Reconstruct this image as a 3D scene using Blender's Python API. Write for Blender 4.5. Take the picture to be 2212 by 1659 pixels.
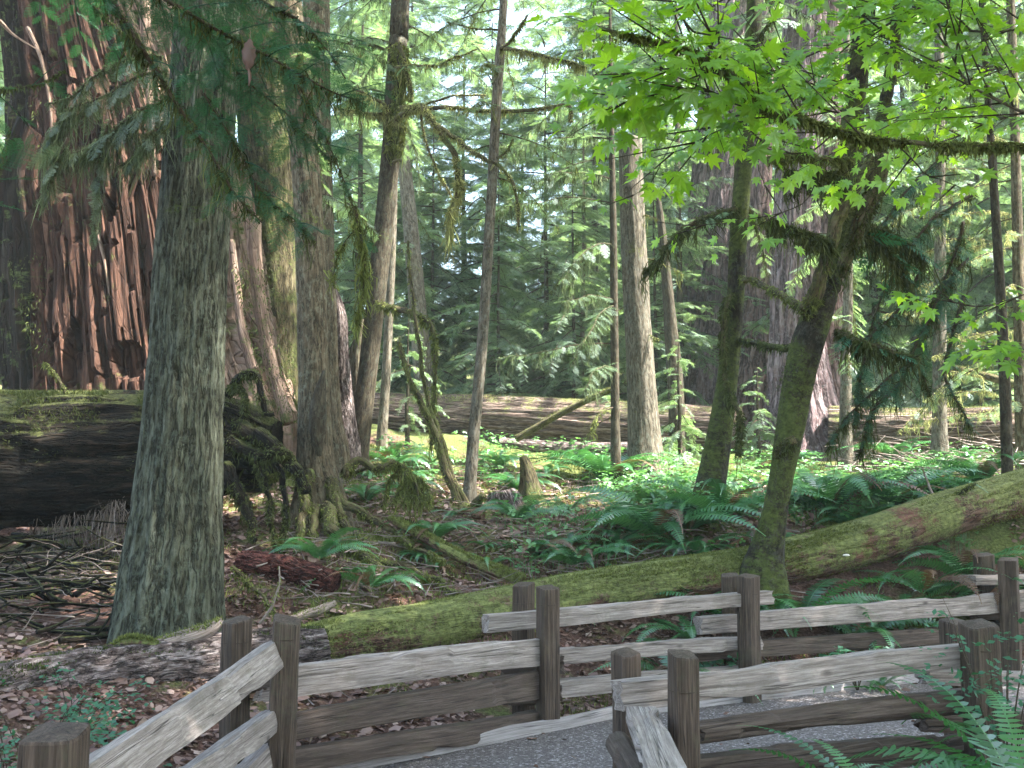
import bpy, math, random
import numpy as np
rad = math.radians
rng = np.random.default_rng(7)
random.seed(7)
SC = bpy.context.scene
COL = SC.collection
for o in list(bpy.data.objects): bpy.data.objects.remove(o)

# ------------------------------------------------------------------ camera, sky, sun, exposure
PITCH = math.atan(251/2200.0)
FPX = 2200.0                       # focal length in pixels of a 2212 px wide frame
CAMZ = 1.6
cam_d = bpy.data.cameras.new("camera"); cam = bpy.data.objects.new("camera", cam_d); COL.objects.link(cam)
cam_d.sensor_width = 36; cam_d.lens = 36*FPX/2212; cam_d.clip_end = 2000; cam_d.clip_start = 0.05
cam.location = (0, 0, CAMZ); cam.rotation_euler = (math.pi/2+PITCH, 0, 0)
SC.camera = cam
SUN_EL, SUN_AZ = rad(60), rad(100)   # azimuth to the right of straight ahead (+Y)
w = bpy.data.worlds.new("World"); SC.world = w; w.use_nodes = True
nt = w.node_tree; nt.nodes.clear()
sky = nt.nodes.new('ShaderNodeTexSky'); sky.sky_type = 'NISHITA'; sky.sun_disc = False
sky.sun_elevation = SUN_EL; sky.sun_rotation = SUN_AZ; sky.air_density = 1.3; sky.dust_density = 2.5
bg = nt.nodes.new('ShaderNodeBackground'); bg.inputs[1].default_value = 0.13
wo = nt.nodes.new('ShaderNodeOutputWorld')
nt.links.new(sky.outputs[0], bg.inputs[0]); nt.links.new(bg.outputs[0], wo.inputs[0])
sd = bpy.data.lights.new("sun", 'SUN'); sd.energy = 5; sd.angle = rad(0.6); sd.color = (1, .95, .86)
so = bpy.data.objects.new("sun", sd); COL.objects.link(so)
from mathutils import Vector, Matrix
sdir = Vector((math.sin(SUN_AZ)*math.cos(SUN_EL), math.cos(SUN_AZ)*math.cos(SUN_EL), math.sin(SUN_EL)))
so.rotation_euler = sdir.to_track_quat('Z', 'Y').to_euler(); so.location = (5, 5, 40)
SC.view_settings.view_transform = 'Standard'; SC.view_settings.look = 'None'
SC.view_settings.exposure = 3.2; SC.view_settings.gamma = 1
SC.render.engine = 'CYCLES'
SC.cycles.max_bounces = 7; SC.cycles.diffuse_bounces = 4; SC.cycles.transmission_bounces = 5
SC.cycles.transparent_max_bounces = 4

# ------------------------------------------------------------------ pixel <-> world
cp, sp_ = math.cos(PITCH), math.sin(PITCH)
def at(px, py, d):
    u = (px-1106)/FPX; v = (829-py)/FPX
    k = d/(cp - v*sp_)
    return np.array([u*k, d, CAMZ + k*(sp_ + v*cp)])
def pts(*a): return np.array([at(*q) for q in a])
def pw(w_, d): return w_*d/FPX      # width in pixels -> metres

# ------------------------------------------------------------------ numpy noise
def _h(ix, iy, iz, s):
    h = (ix.astype(np.int64)*374761393 + iy.astype(np.int64)*668265263 + iz.astype(np.int64)*2147483647 + s*1274126177) & 0xffffffff
    h = ((h ^ (h >> 13))*1274126177) & 0xffffffff
    h = ((h ^ (h >> 16))*2246822519) & 0xffffffff
    return ((h ^ (h >> 15)) & 0xffffff)/float(0xffffff)
def vn(p, s=0):
    p = np.asarray(p, float); i = np.floor(p).astype(np.int64); f = p-i; f = f*f*(3-2*f)
    r = 0
    for dx in (0, 1):
        for dy in (0, 1):
            for dz in (0, 1):
                wgt = (f[..., 0] if dx else 1-f[..., 0])*(f[..., 1] if dy else 1-f[..., 1])*(f[..., 2] if dz else 1-f[..., 2])
                r = r + wgt*_h(i[..., 0]+dx, i[..., 1]+dy, i[..., 2]+dz, s)
    return r
def fbm(p, o=4, s=0):
    a, t, r = 1.0, 0.0, 0.0
    p = np.asarray(p, float)
    for k in range(o):
        r = r + a*vn(p, s+k); t += a; a *= .5; p = p*2.03+7.1
    return r/t

# ------------------------------------------------------------------ terrain through measured ground points
CT = [(365,1370,8.2),(690,1130,10.5),(770,1015,14),(1012,1080,13),(1000,1120,12),(1400,1025,15),(1530,1100,12),
      (1650,1235,9.8),(1200,968,18.5),(2000,985,18.5),(1730,990,18.5),(1530,885,27),(900,940,19),(300,880,16),(900,1250,9.6),(700,1205,9.3),
      (1300,1190,10.6),(1000,1285,9.2),(100,1400,7.4),(250,1430,7.2),(100,1260,9.5),(100,1170,11),(400,1180,10.3),(20,830,20),(-300,800,20),
      (2212,1010,16),(2212,1118,11.5),(1950,1212,10.8),(2060,1170,11.1),(1800,1235,10.4),(1900,1240,10.3),(2150,1290,10.4),(1700,1080,13),(2000,1060,14),(2600,1000,16),(2600,1200,11),
      (-400,1250,9),(-400,1450,6),(-100,1620,4.2),(560,1300,8.6),(1200,1050,14.5),(2500,880,28),(1106,860,34),(0,760,34),(2212,830,34)]
C0 = [at(*c) for c in CT]
Z0 = [(-1.0,6.6,.0),(.4,8.1,.02),(1.9,9.2,.1),(3.5,10.2,.45),(2.7,9.7,.32),(5.2,10.9,.5),(-1.9,6.0,.12),(-2.3,4.6,.22),(0,6,0),(1.5,7.2,0),(3,8.2,0),(5,9.2,0),(0,4,0),(2,5.6,0),(4,6.6,0),(0,2,0),(-1,3,0),(2,3.9,.35),(1.3,3.6,.28),(3,4.4,.45),(4,2.5,.4),(1.4,2,.2),
      (-.9,4.8,0),(-1.9,2.5,.15),(-2.5,1,.2),(0,-3,0),(4,0,.2),(8,8,.3),(-8,0,.8),(8,-2,0),(0,-20,-1),(-30,-10,4),(30,-10,0),(-.2,7.3,0),(1.2,8.1,0),(7,10.2,.1),
      (0,60,10),(-40,50,12),(40,50,9),(0,140,26),(-140,100,30),(140,100,24),(-140,-100,10),(140,-100,-4),(0,-140,-4),(-140,0,16),(140,0,6)]
CP = np.array(C0+[np.array(z, float) for z in Z0])
def _tps(r2): return r2*np.log(r2+1e-9)
_n = len(CP); _K = _tps(((CP[:, None, :2]-CP[None, :, :2])**2).sum(-1)) + np.eye(_n)*0.6
_P = np.c_[np.ones(_n), CP[:, :2]]
_A = np.block([[_K, _P], [_P.T, np.zeros((3, 3))]])
_S = np.linalg.solve(_A, np.r_[CP[:, 2], 0, 0, 0])
def in_path(x, y):
    """1 on the gravel path, 0 outside (soft)"""
    fy = np.interp(x, [-3, -1.25, .6, 2.2, 5.0, 9, 14], [3.2, 5.95, 7.72, 8.6, 10.0, 11.8, 14])
    ny = np.interp(x, [-3, .6, 1.0, 1.7, 2.68, 5.0, 9, 14], [-20, -20, 5.6, 6.02, 6.5, 7.7, 9.6, 12])
    return np.clip((fy-y)/.15+.5, 0, 1)*np.clip((y-ny)/.15+.5, 0, 1)*np.clip((x+1.35)/.15+.5, 0, 1)
def G(x, y, detail=True):
    x = np.atleast_1d(np.asarray(x, float)); y = np.atleast_1d(np.asarray(y, float)); sh = x.shape
    q = np.c_[x.ravel(), y.ravel()]
    out = np.empty(len(q))
    for k in range(0, len(q), 20000):
        b = q[k:k+20000]
        out[k:k+20000] = _tps(((b[:, None]-CP[None, :, :2])**2).sum(-1))@_S[:_n] + _S[_n] + b@_S[_n+1:]
    out = out.reshape(sh)
    if detail:
        p = np.stack([x, y, x*0], -1)
        b = (fbm(p*.9, 3, 3)-.5)*.34 + (fbm(p*4, 3, 5)-.5)*.12
        nearflat = 1-np.clip((y-6.5)/4, 0, 1)*1.0
        m = in_path(x, y)
        amp = np.clip((y-7.0)/3, .15, 1) + np.clip((-1.5-x)/2, 0, .8)*(y > 2)
        out = out + b*np.clip(amp, .12, 1)*(1-m)
        out = out*(1-m) + m*0.0
    return out
def g1(x, y): return float(G([x], [y])[0])
def ground_hit(px, py, d0=3.0, d1=60.0):
    ds = np.linspace(d0, d1, 900); P = np.array([at(px, py, d) for d in ds])
    h = P[:, 2]-G(P[:, 0], P[:, 1])
    i = np.argmax(h < 0)
    return P[i] if h[i] < 0 else P[-1]

# ------------------------------------------------------------------ object plumbing
def tag(o, label=None, cat=None, group=None, kind=None):
    if label: o['label'] = label
    if cat: o['category'] = cat
    if group: o['group'] = group
    if kind: o['kind'] = kind
    return o
def thing(name, loc, label, cat, group=None):
    o = bpy.data.objects.new(name, None); COL.objects.link(o); o.location = tuple(map(float, loc)); o.empty_display_size = .2
    return tag(o, label, cat, group)
class MB:
    def __init__(s): s.V = []; s.T = []; s.Q = []; s.tc = []; s.va = []; s.mt = []; s.mq = []; s.n = 0
    def add(s, V, tri=None, quad=None, tc=None, var=None, mi=0):
        V = np.asarray(V, float).reshape(-1, 3); n = len(V); s.V.append(V)
        s.tc.append(V if tc is None else np.asarray(tc, float).reshape(-1, 3))
        if var is None: var = np.zeros(n)
        s.va.append(np.broadcast_to(np.asarray(var, float), (n,)))
        if tri is not None and len(tri): t = np.asarray(tri)+s.n; s.T.append(t); s.mt.append(np.full(len(t), mi))
        if quad is not None and len(quad): t = np.asarray(quad)+s.n; s.Q.append(t); s.mq.append(np.full(len(t), mi))
        s.n += n
    def mesh(s, name, mats, origin=(0, 0, 0), smooth=True):
        me = bpy.data.meshes.new(name)
        V = np.concatenate(s.V)-np.asarray(origin, float)
        T = np.concatenate(s.T) if s.T else np.zeros((0, 3), int); Q = np.concatenate(s.Q) if s.Q else np.zeros((0, 4), int)
        me.vertices.add(len(V)); me.vertices.foreach_set('co', V.astype(np.float32).ravel())
        nl = T.size+Q.size; me.loops.add(nl); me.loops.foreach_set('vertex_index', np.r_[T.ravel(), Q.ravel()].astype(np.int32))
        npoly = len(T)+len(Q); me.polygons.add(npoly)
        st = np.r_[np.arange(len(T))*3, T.size+np.arange(len(Q))*4].astype(np.int32)
        me.polygons.foreach_set('loop_start', st)
        mi = np.concatenate([np.concatenate(s.mt) if s.mt else np.zeros(0), np.concatenate(s.mq) if s.mq else np.zeros(0)]).astype(np.int32)
        me.polygons.foreach_set('material_index', mi)
        me.polygons.foreach_set('use_smooth', np.full(npoly, smooth))
        a = me.attributes.new('tc', 'FLOAT_VECTOR', 'POINT'); a.data.foreach_set('vector', np.concatenate(s.tc).astype(np.float32).ravel())
        a = me.attributes.new('var', 'FLOAT', 'POINT'); a.data.foreach_set('value', np.concatenate(s.va).astype(np.float32))
        for m in (mats if isinstance(mats, (list, tuple)) else [mats]): me.materials.append(m)
        me.update(calc_edges=True); me.validate()
        return me
    def build(s, name, mats, parent=None, loc=None, smooth=True):
        """parent: mesh is expressed relative to the parent's root location; else origin = loc"""
        if parent is not None:
            r = parent
            while r.parent: r = r.parent
            me = s.mesh(name, mats, r.location, smooth); o = bpy.data.objects.new(name, me); COL.objects.link(o); o.parent = parent
        else:
            loc = (0, 0, 0) if loc is None else loc
            me = s.mesh(name, mats, loc, smooth); o = bpy.data.objects.new(name, me); COL.objects.link(o); o.location = tuple(map(float, loc))
        return o
def unit(v): v = np.asarray(v, float); return v/(np.linalg.norm(v, axis=-1, keepdims=True)+1e-12)
def spline(P, R, n):
    """Catmull-Rom through P (with radii R), n samples"""
    P = np.asarray(P, float); R = np.asarray(R, float)
    A = np.c_[P, R]; A = np.vstack([2*A[0]-A[1], A, 2*A[-1]-A[-2]])
    L = np.r_[0, np.cumsum(np.linalg.norm(np.diff(P, axis=0), axis=1))]
    t = np.interp(np.linspace(0, L[-1], n), L, np.arange(len(P))); i = np.clip(t.astype(int), 0, len(P)-2); f = (t-i)[:, None]
    a, b, c, d = A[i], A[i+1], A[i+2], A[i+3]
    O = .5*(2*b + (c-a)*f + (2*a-5*b+4*c-d)*f**2 + (3*b-a-3*c+d)*f**3)
    return O[:, :3], np.maximum(O[:, 3], 1e-4)
def frames(P):
    T = unit(np.gradient(P, axis=0)); N = np.zeros_like(T)
    ref = np.array([0, -1, 0.]) if abs(T[0][2]) > .7 else np.array([0, 0, 1.])
    n = unit(ref-T[0]*(ref@T[0])); N[0] = n
    for k in range(1, len(P)):
        n = n-T[k]*(n@T[k]); n = n/np.linalg.norm(n); N[k] = n
    return T, N, np.cross(T, N)
def tube(mb, P, R, seg=10, n=None, disp=None, mi=0, capa=True, capb=True, var=0., spl=True):
    """P,R control points; disp(theta,s,R)->relative radius offset array (n,seg). The 'tc' attribute is a straightened trunk."""
    P = np.asarray(P, float); R = np.asarray(R, float) if np.ndim(R) else np.full(len(P), float(R))
    L = np.linalg.norm(np.diff(P, axis=0), axis=1).sum()
    if n is None: n = max(3, int(L/ (2.5*R.mean()+.02)))
    n = max(n, 3)
    if spl: P, R = spline(P, R, n)
    T, N, B = frames(P); n = len(P)
    th = np.arange(seg)/seg*2*np.pi; s = np.r_[0, np.cumsum(np.linalg.norm(np.diff(P, axis=0), axis=1))]
    TH, S = np.meshgrid(th, s)
    RR = R[:, None]*np.ones((1, seg))
    if disp is not None: RR = RR*(1+disp(TH, S, R[:, None]))
    V = P[:, None]+RR[..., None]*(np.cos(TH)[..., None]*N[:, None]+np.sin(TH)[..., None]*B[:, None])
    rm = R.mean()
    tc = np.stack([np.cos(TH)*rm, np.sin(TH)*rm, S], -1)
    i = np.arange(n-1)[:, None]*seg; j = np.arange(seg)[None]; j2 = (j+1) % seg
    Q = np.stack([i+j, i+j2, i+seg+j2, i+seg+j], -1).reshape(-1, 4)
    V = V.reshape(-1, 3); tc = tc.reshape(-1, 3); tri = []
    ex = []; ext = []
    if capa: ex.append(P[0]); ext.append([0, 0, 0.]); c = n*seg+len(ex)-1; tri += [(c, (k+1) % seg, k) for k in range(seg)]
    if capb: ex.append(P[-1]); ext.append([0, 0, s[-1]]); c = n*seg+len(ex)-1; b = (n-1)*seg; tri += [(c, b+k, b+(k+1) % seg) for k in range(seg)]
    if ex: V = np.vstack([V, ex]); tc = np.vstack([tc, ext])
    mb.add(V, tri=np.array(tri, int).reshape(-1, 3), quad=Q, tc=tc, var=var, mi=mi)
    return P, R

# ------------------------------------------------------------------ materials
class NT:
    def __init__(s, name):
        s.m = bpy.data.materials.new(name); s.m.use_nodes = True; s.t = s.m.node_tree; s.t.nodes.clear()
        s.out = s.n('ShaderNodeOutputMaterial')
    def n(s, k, **kw):
        o = s.t.nodes.new(k)
        for a, b in kw.items(): setattr(o, a, b)
        return o
    def l(s, a, b): s.t.links.new(a, b)
    def val(s, sock, v):
        if hasattr(v, 'links'): s.l(v, sock)
        else: sock.default_value = v
    def attr(s, name): o = s.n('ShaderNodeAttribute'); o.attribute_name = name; return o
    def mapping(s, vec, scale, loc=(0, 0, 0)):
        o = s.n('ShaderNodeMapping'); s.l(vec, o.inputs[0]); o.inputs['Scale'].default_value = scale; o.inputs['Location'].default_value = loc; return o.outputs[0]
    def noise(s, vec, scale, detail=5, rough=.6, dist=0):
        o = s.n('ShaderNodeTexNoise'); s.l(vec, o.inputs['Vector']); o.inputs['Scale'].default_value = scale
        o.inputs['Detail'].default_value = detail; o.inputs['Roughness'].default_value = rough; o.inputs['Distortion'].default_value = dist; return o.outputs[0]
    def vor(s, vec, scale, feat='F1', rnd=1):
        o = s.n('ShaderNodeTexVoronoi', feature=feat); s.l(vec, o.inputs['Vector']); o.inputs['Scale'].default_value = scale; o.inputs['Randomness'].default_value = rnd; return o.outputs[0]
    def ramp(s, f, stops, interp='LINEAR'):
        o = s.n('ShaderNodeValToRGB'); s.l(f, o.inputs[0]); cr = o.color_ramp; cr.interpolation = interp
        while len(cr.elements) < len(stops): cr.elements.new(.5)
        for e, (p, c) in zip(cr.elements, stops):
            e.position = p; e.color = (c[0], c[1], c[2], 1) if np.ndim(c) else (c, c, c, 1)
        return o.outputs[0]
    def mix(s, f, a, b, mode='MIX'):
        o = s.n('ShaderNodeMix', data_type='RGBA', blend_type=mode)
        s.val(o.inputs[0], f)
        for sk, v in ((o.inputs[6], a), (o.inputs[7], b)):
            if hasattr(v, 'links'): s.l(v, sk)
            else: sk.default_value = (v[0], v[1], v[2], 1)
        return o.outputs[2]
    def math(s, op, a, b=0., c=0.):
        o = s.n('ShaderNodeMath', operation=op); s.val(o.inputs[0], a); s.val(o.inputs[1], b); s.val(o.inputs[2], c); return o.outputs[0]
    def bump(s, h, strength=.5, dist=.02, nrm=None):
        o = s.n('ShaderNodeBump'); s.l(h, o.inputs['Height']); o.inputs['Strength'].default_value = strength; o.inputs['Distance'].default_value = dist
        if nrm is not None: s.l(nrm, o.inputs['Normal'])
        return o.outputs[0]
    def princ(s, col, rough=.8, nrm=None, spec=.3):
        o = s.n('ShaderNodeBsdfPrincipled'); s.val(o.inputs['Base Color'], col if hasattr(col, 'links') else (*col, 1)); s.val(o.inputs['Roughness'], rough)
        o.inputs['Specular IOR Level'].default_value = spec
        if nrm is not None: s.l(nrm, o.inputs['Normal'])
        s.l(o.outputs[0], s.out.inputs[0]); return o

def m_bark(name, dark, mid, light, sc=1., stretch=.22, furrow=.6, moss=.3, mosscol=(.13, .17, .035), mossup=0., lichen=None, bdist=.03, patch=.0, patchcol=(.3, .1, .05)):
    k = NT(name); tc = k.attr('tc').outputs['Vector']
    wob = k.n('ShaderNodeTexNoise'); k.l(k.mapping(tc, (1, 1, .5)), wob.inputs['Vector']); wob.inputs['Scale'].default_value = 4*sc; wob.inputs['Detail'].default_value = 3
    off = k.n('ShaderNodeVectorMath', operation='MULTIPLY_ADD'); k.l(wob.outputs[1], off.inputs[0]); off.inputs[1].default_value = (.09/sc, .09/sc, .3/sc); k.l(tc, off.inputs[2])
    v2 = k.mapping(off.outputs[0], (1, 1, stretch))
    n1 = k.noise(v2, 17*sc, 8, .68); nr = k.noise(k.mapping(off.outputs[0], (1, 1, stretch*.6)), 15*sc, 4, .6)
    rid = k.math('ABSOLUTE', k.math('SUBTRACT', nr, .5))
    fur = k.ramp(rid, [(0, 0), (.06*furrow+.004, .75), (.16, 1)])
    h = k.math('ADD', k.math('MULTIPLY', fur, .6*min(1, furrow)), k.math('MULTIPLY', n1, .8))
    col = k.ramp(n1, [(.32, dark), (.5, mid), (.66, light)])
    col = k.mix(k.math('MULTIPLY', k.ramp(rid, [(0, 1), (.055*furrow+.004, 0)]), .85), col, tuple(c*.35 for c in dark))
    if patch > 0:
        pn = k.noise(k.mapping(tc, (1, 1, .5)), 2.2*sc, 4)
        col = k.mix(k.math('MULTIPLY', k.ramp(pn, [(.58-patch*.3, 0), (.66-patch*.3, 1)]), .85), col, k.mix(n1, tuple(c*.3 for c in patchcol), tuple(c*1.5 for c in patchcol)))
    if lichen:
        ln = k.noise(k.mapping(tc, (1, 1, .5)), 28, 6, .75); ln2 = k.noise(tc, 1.3, 3)
        col = k.mix(k.math('MULTIPLY', k.ramp(ln, [(.5, 0), (.62, .8)]), k.ramp(ln2, [(.35, .2), (.65, 1)])), col, lichen)
    mn = k.noise(tc, 2.4, 6, .72); mfine = k.noise(tc, 60, 3)
    geo = k.n('ShaderNodeNewGeometry'); sx = k.n('ShaderNodeSeparateXYZ'); k.l(geo.outputs['Normal'], sx.inputs[0])
    up = k.math('MULTIPLY', sx.outputs[2], mossup)
    mf = k.math('ADD', k.math('ADD', mn, up), k.math('MULTIPLY', k.math('SUBTRACT', mfine, .5), .35))
    mask = k.ramp(mf, [(.80-moss*.6, 0), (.90-moss*.6, 1)])
    mcol = k.ramp(k.noise(tc, 22, 5, .7), [(.3, tuple(c*.35 for c in mosscol)), (.5, mosscol), (.7, tuple(c*1.6 for c in mosscol))])
    col = k.mix(mask, col, mcol)
    nb = k.bump(h, .9, bdist); nb = k.bump(k.noise(tc, 90, 4, .7), .6, .006, nb)
    k.princ(col, .9, nb, .15); return k.m
def m_moss(name, col=(.12, .17, .03), tr=.25):
    k = NT(name); v = k.attr('var').outputs['Fac']
    c = k.ramp(v, [(0, tuple(q*.4 for q in col)), (.5, col), (1, tuple(q*1.9 for q in col))])
    d = k.n('ShaderNodeBsdfDiffuse'); t = k.n('ShaderNodeBsdfTranslucent'); k.l(c, d.inputs[0]); k.l(c, t.inputs[0])
    mx = k.n('ShaderNodeMixShader'); mx.inputs[0].default_value = tr; k.l(d.outputs[0], mx.inputs[1]); k.l(t.outputs[0], mx.inputs[2]); k.l(mx.outputs[0], k.out.inputs[0]); return k.m
def m_leaf(name, lo, mid, hi, tr=.4, rough=.5, trcol=None, gloss=.04):
    k = NT(name); v = k.attr('var').outputs['Fac']; oi = k.n('ShaderNodeObjectInfo')
    c = k.ramp(v, [(0, lo), (.5, mid), (1, hi)])
    d = k.n('ShaderNodeBsdfDiffuse'); t = k.n('ShaderNodeBsdfTranslucent'); k.l(c, d.inputs[0])
    tcn = k.mix(1., c, trcol or (1.25, 1.3, .8), 'MULTIPLY'); k.l(tcn, t.inputs[0])
    mx = k.n('ShaderNodeMixShader'); mx.inputs[0].default_value = tr; k.l(d.outputs[0], mx.inputs[1]); k.l(t.outputs[0], mx.inputs[2])
    g = k.n('ShaderNodeBsdfGlossy'); g.inputs['Roughness'].default_value = rough; g.inputs[0].default_value = (.8, .9, 1, 1)
    m2 = k.n('ShaderNodeMixShader'); m2.inputs[0].default_value = gloss; k.l(mx.outputs[0], m2.inputs[1]); k.l(g.outputs[0], m2.inputs[2]); k.l(m2.outputs[0], k.out.inputs[0]); return k.m
def m_wood(name, dark, mid, light, sc=1.):
    k = NT(name); tc = k.attr('tc').outputs['Vector']; v = k.attr('var').outputs['Fac']
    g = k.noise(k.mapping(tc, (1, 1, .05)), 80*sc, 9, .74, .0); g2 = k.noise(k.mapping(tc, (1, 1, .12)), 14*sc, 4)
    col = k.ramp(g, [(.28, dark), (.48, mid), (.7, light)])
    col = k.mix(k.math('MULTIPLY', k.ramp(g2, [(.35, 1), (.5, 0)]), .55), col, tuple(c*.5 for c in mid))
    st = k.noise(tc, 5, 5, .7); col = k.mix(k.math('MULTIPLY', k.ramp(st, [(.55, 0), (.7, 1)]), .35), col, (.10, .085, .05))
    crack = k.math('ABSOLUTE', k.math('SUBTRACT', k.noise(k.mapping(tc, (1, 1, .018)), 26*sc, 2, .5), .5))
    cm = k.ramp(crack, [(0, .15), (.012, 1)]); col = k.mix(cm, tuple(c*.3 for c in dark), col)
    gn = k.noise(tc, 3.3, 5, .7); gn2 = k.noise(tc, 45, 4, .7)
    col = k.mix(k.math('MULTIPLY', k.ramp(gn, [(.52, 0), (.66, 1)]), k.ramp(gn2, [(.45, 0), (.6, .3)])), col, (.07, .085, .045))
    kn = k.vor(k.mapping(tc, (1, 1, .45)), 5.5); col = k.mix(k.ramp(kn, [(.06, .8), (.12, 0)]), col, tuple(c*.6 for c in dark))
    h = k.math('ADD', k.math('MULTIPLY', g, .6), k.math('MULTIPLY', cm, .35))
    k.princ(col, .75, k.bump(h, .8, .012), .25); return k.m

M = {}
M['bark_grey'] = m_bark('grey_lichen_bark', (.018, .018, .011), (.06, .063, .042), (.12, .132, .10), 2.1, .13, 1.0, .28, (.06, .08, .025), 0, lichen=(.11, .13, .10), bdist=.03)
M['bark_tan'] = m_bark('tan_bark', (.03, .024, .014), (.09, .07, .045), (.18, .15, .1), 2., .14, .6, .3, (.11, .14, .035), 0, lichen=(.2, .21, .15), bdist=.02)
M['bark_pale'] = m_bark('pale_bark', (.045, .037, .025), (.115, .098, .072), (.2, .18, .145), 1.6, .25, .7, .3, (.11, .12, .04), 0, lichen=(.17, .185, .155), bdist=.015)
M['bark_dark'] = m_bark('dark_bark', (.018, .014, .009), (.05, .04, .026), (.1, .085, .06), 1.6, .25, .5, .32, (.06, .085, .02), 0, lichen=(.09, .1, .08), bdist=.015)
M['bark_fir'] = m_bark('furrowed_fir_bark', (.05, .027, .025), (.19, .115, .105), (.34, .24, .225), .75, .13, 1.3, .2, (.1, .13, .04), 0, lichen=(.24, .2, .2), bdist=.07)
M['bark_fir_purple'] = m_bark('purple_furrowed_bark', (.045, .027, .029), (.165, .112, .115), (.33, .26, .265), .8, .12, 1.3, .2, (.09, .12, .04), 0, lichen=(.25, .22, .23), bdist=.06)
M['bark_mossy'] = m_bark('mossy_bark', (.03, .025, .012), (.08, .065, .035), (.15, .13, .08), 1.2, .25, .7, .56, (.085, .098, .032), 0, bdist=.03)
M['bark_maple'] = m_bark('mossy_maple_bark', (.008, .006, .004), (.024, .019, .013), (.055, .048, .035), 1.6, .4, .5, .62, (.055, .068, .018), .04, lichen=(.075, .08, .062), bdist=.02)  # bark made darker, standing in for backlight shade on the leaning trunks
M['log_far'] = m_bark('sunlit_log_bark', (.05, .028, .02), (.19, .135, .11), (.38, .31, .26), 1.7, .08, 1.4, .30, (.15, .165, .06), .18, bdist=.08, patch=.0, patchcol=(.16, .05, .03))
M['log_moss'] = m_bark('moss_covered_log', (.04, .022, .014), (.10, .055, .04), (.18, .12, .09), 1.2, .3, .8, .66, (.125, .14, .048), .1, bdist=.03, patch=.15, patchcol=(.14, .06, .045))
M['log_bark'] = m_bark('damp_log_bark', (.025, .016, .015), (.14, .108, .10), (.40, .34, .33), 1.6, .35, 1.0, .22, (.08, .11, .03), .1, bdist=.05)
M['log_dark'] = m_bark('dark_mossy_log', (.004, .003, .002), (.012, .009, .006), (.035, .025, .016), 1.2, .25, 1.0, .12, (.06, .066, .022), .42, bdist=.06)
M['moss'] = m_moss('moss', (.125, .145, .045)); M['moss_dark'] = m_moss('dark_moss', (.065, .078, .028)); M['moss_yel'] = m_moss('yellow_moss', (.27, .28, .11), .4)
M['lichen'] = m_moss('hanging_lichen', (.10, .125, .065), .4)
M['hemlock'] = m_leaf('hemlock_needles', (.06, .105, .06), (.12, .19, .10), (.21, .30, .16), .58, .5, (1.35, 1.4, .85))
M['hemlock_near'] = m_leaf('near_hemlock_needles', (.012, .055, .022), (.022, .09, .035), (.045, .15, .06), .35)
M['twig'] = m_bark('twig_bark', (.03, .022, .015), (.06, .045, .03), (.1, .08, .055), 4, .3, .3, .2, (.08, .1, .02), 0, bdist=.004)
M['maple'] = m_leaf('maple_leaf', (.10, .23, .02), (.17, .35, .03), (.27, .48, .045), .6, .35, (1.6, 1.4, .5), .05)
M['fern'] = m_leaf('sword_fern', (.018, .065, .022), (.04, .135, .04), (.09, .22, .07), .3, .3, gloss=.07)
M['fern_dry'] = m_leaf('dead_fern', (.05, .025, .014), (.11, .055, .028), (.19, .115, .06), .25)
M['herb'] = m_leaf('forest_herb', (.05, .13, .035), (.095, .22, .065), (.18, .36, .13), .4, .4, gloss=.05)
M['litter'] = m_leaf('dead_leaf', (.07, .035, .025), (.17, .095, .07), (.38, .27, .22), .15, .6)
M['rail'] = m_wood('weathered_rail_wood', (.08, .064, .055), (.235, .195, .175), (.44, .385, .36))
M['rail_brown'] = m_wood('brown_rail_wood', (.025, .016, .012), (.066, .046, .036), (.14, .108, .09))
M['edging'] = m_wood('edging_wood', (.16, .14, .135), (.31, .28, .275), (.44, .41, .41))
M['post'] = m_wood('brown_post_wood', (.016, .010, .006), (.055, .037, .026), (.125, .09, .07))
M['stick'] = m_wood('dead_stick_wood', (.08, .06, .05), (.19, .15, .13), (.36, .31, .28), 2)

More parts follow.
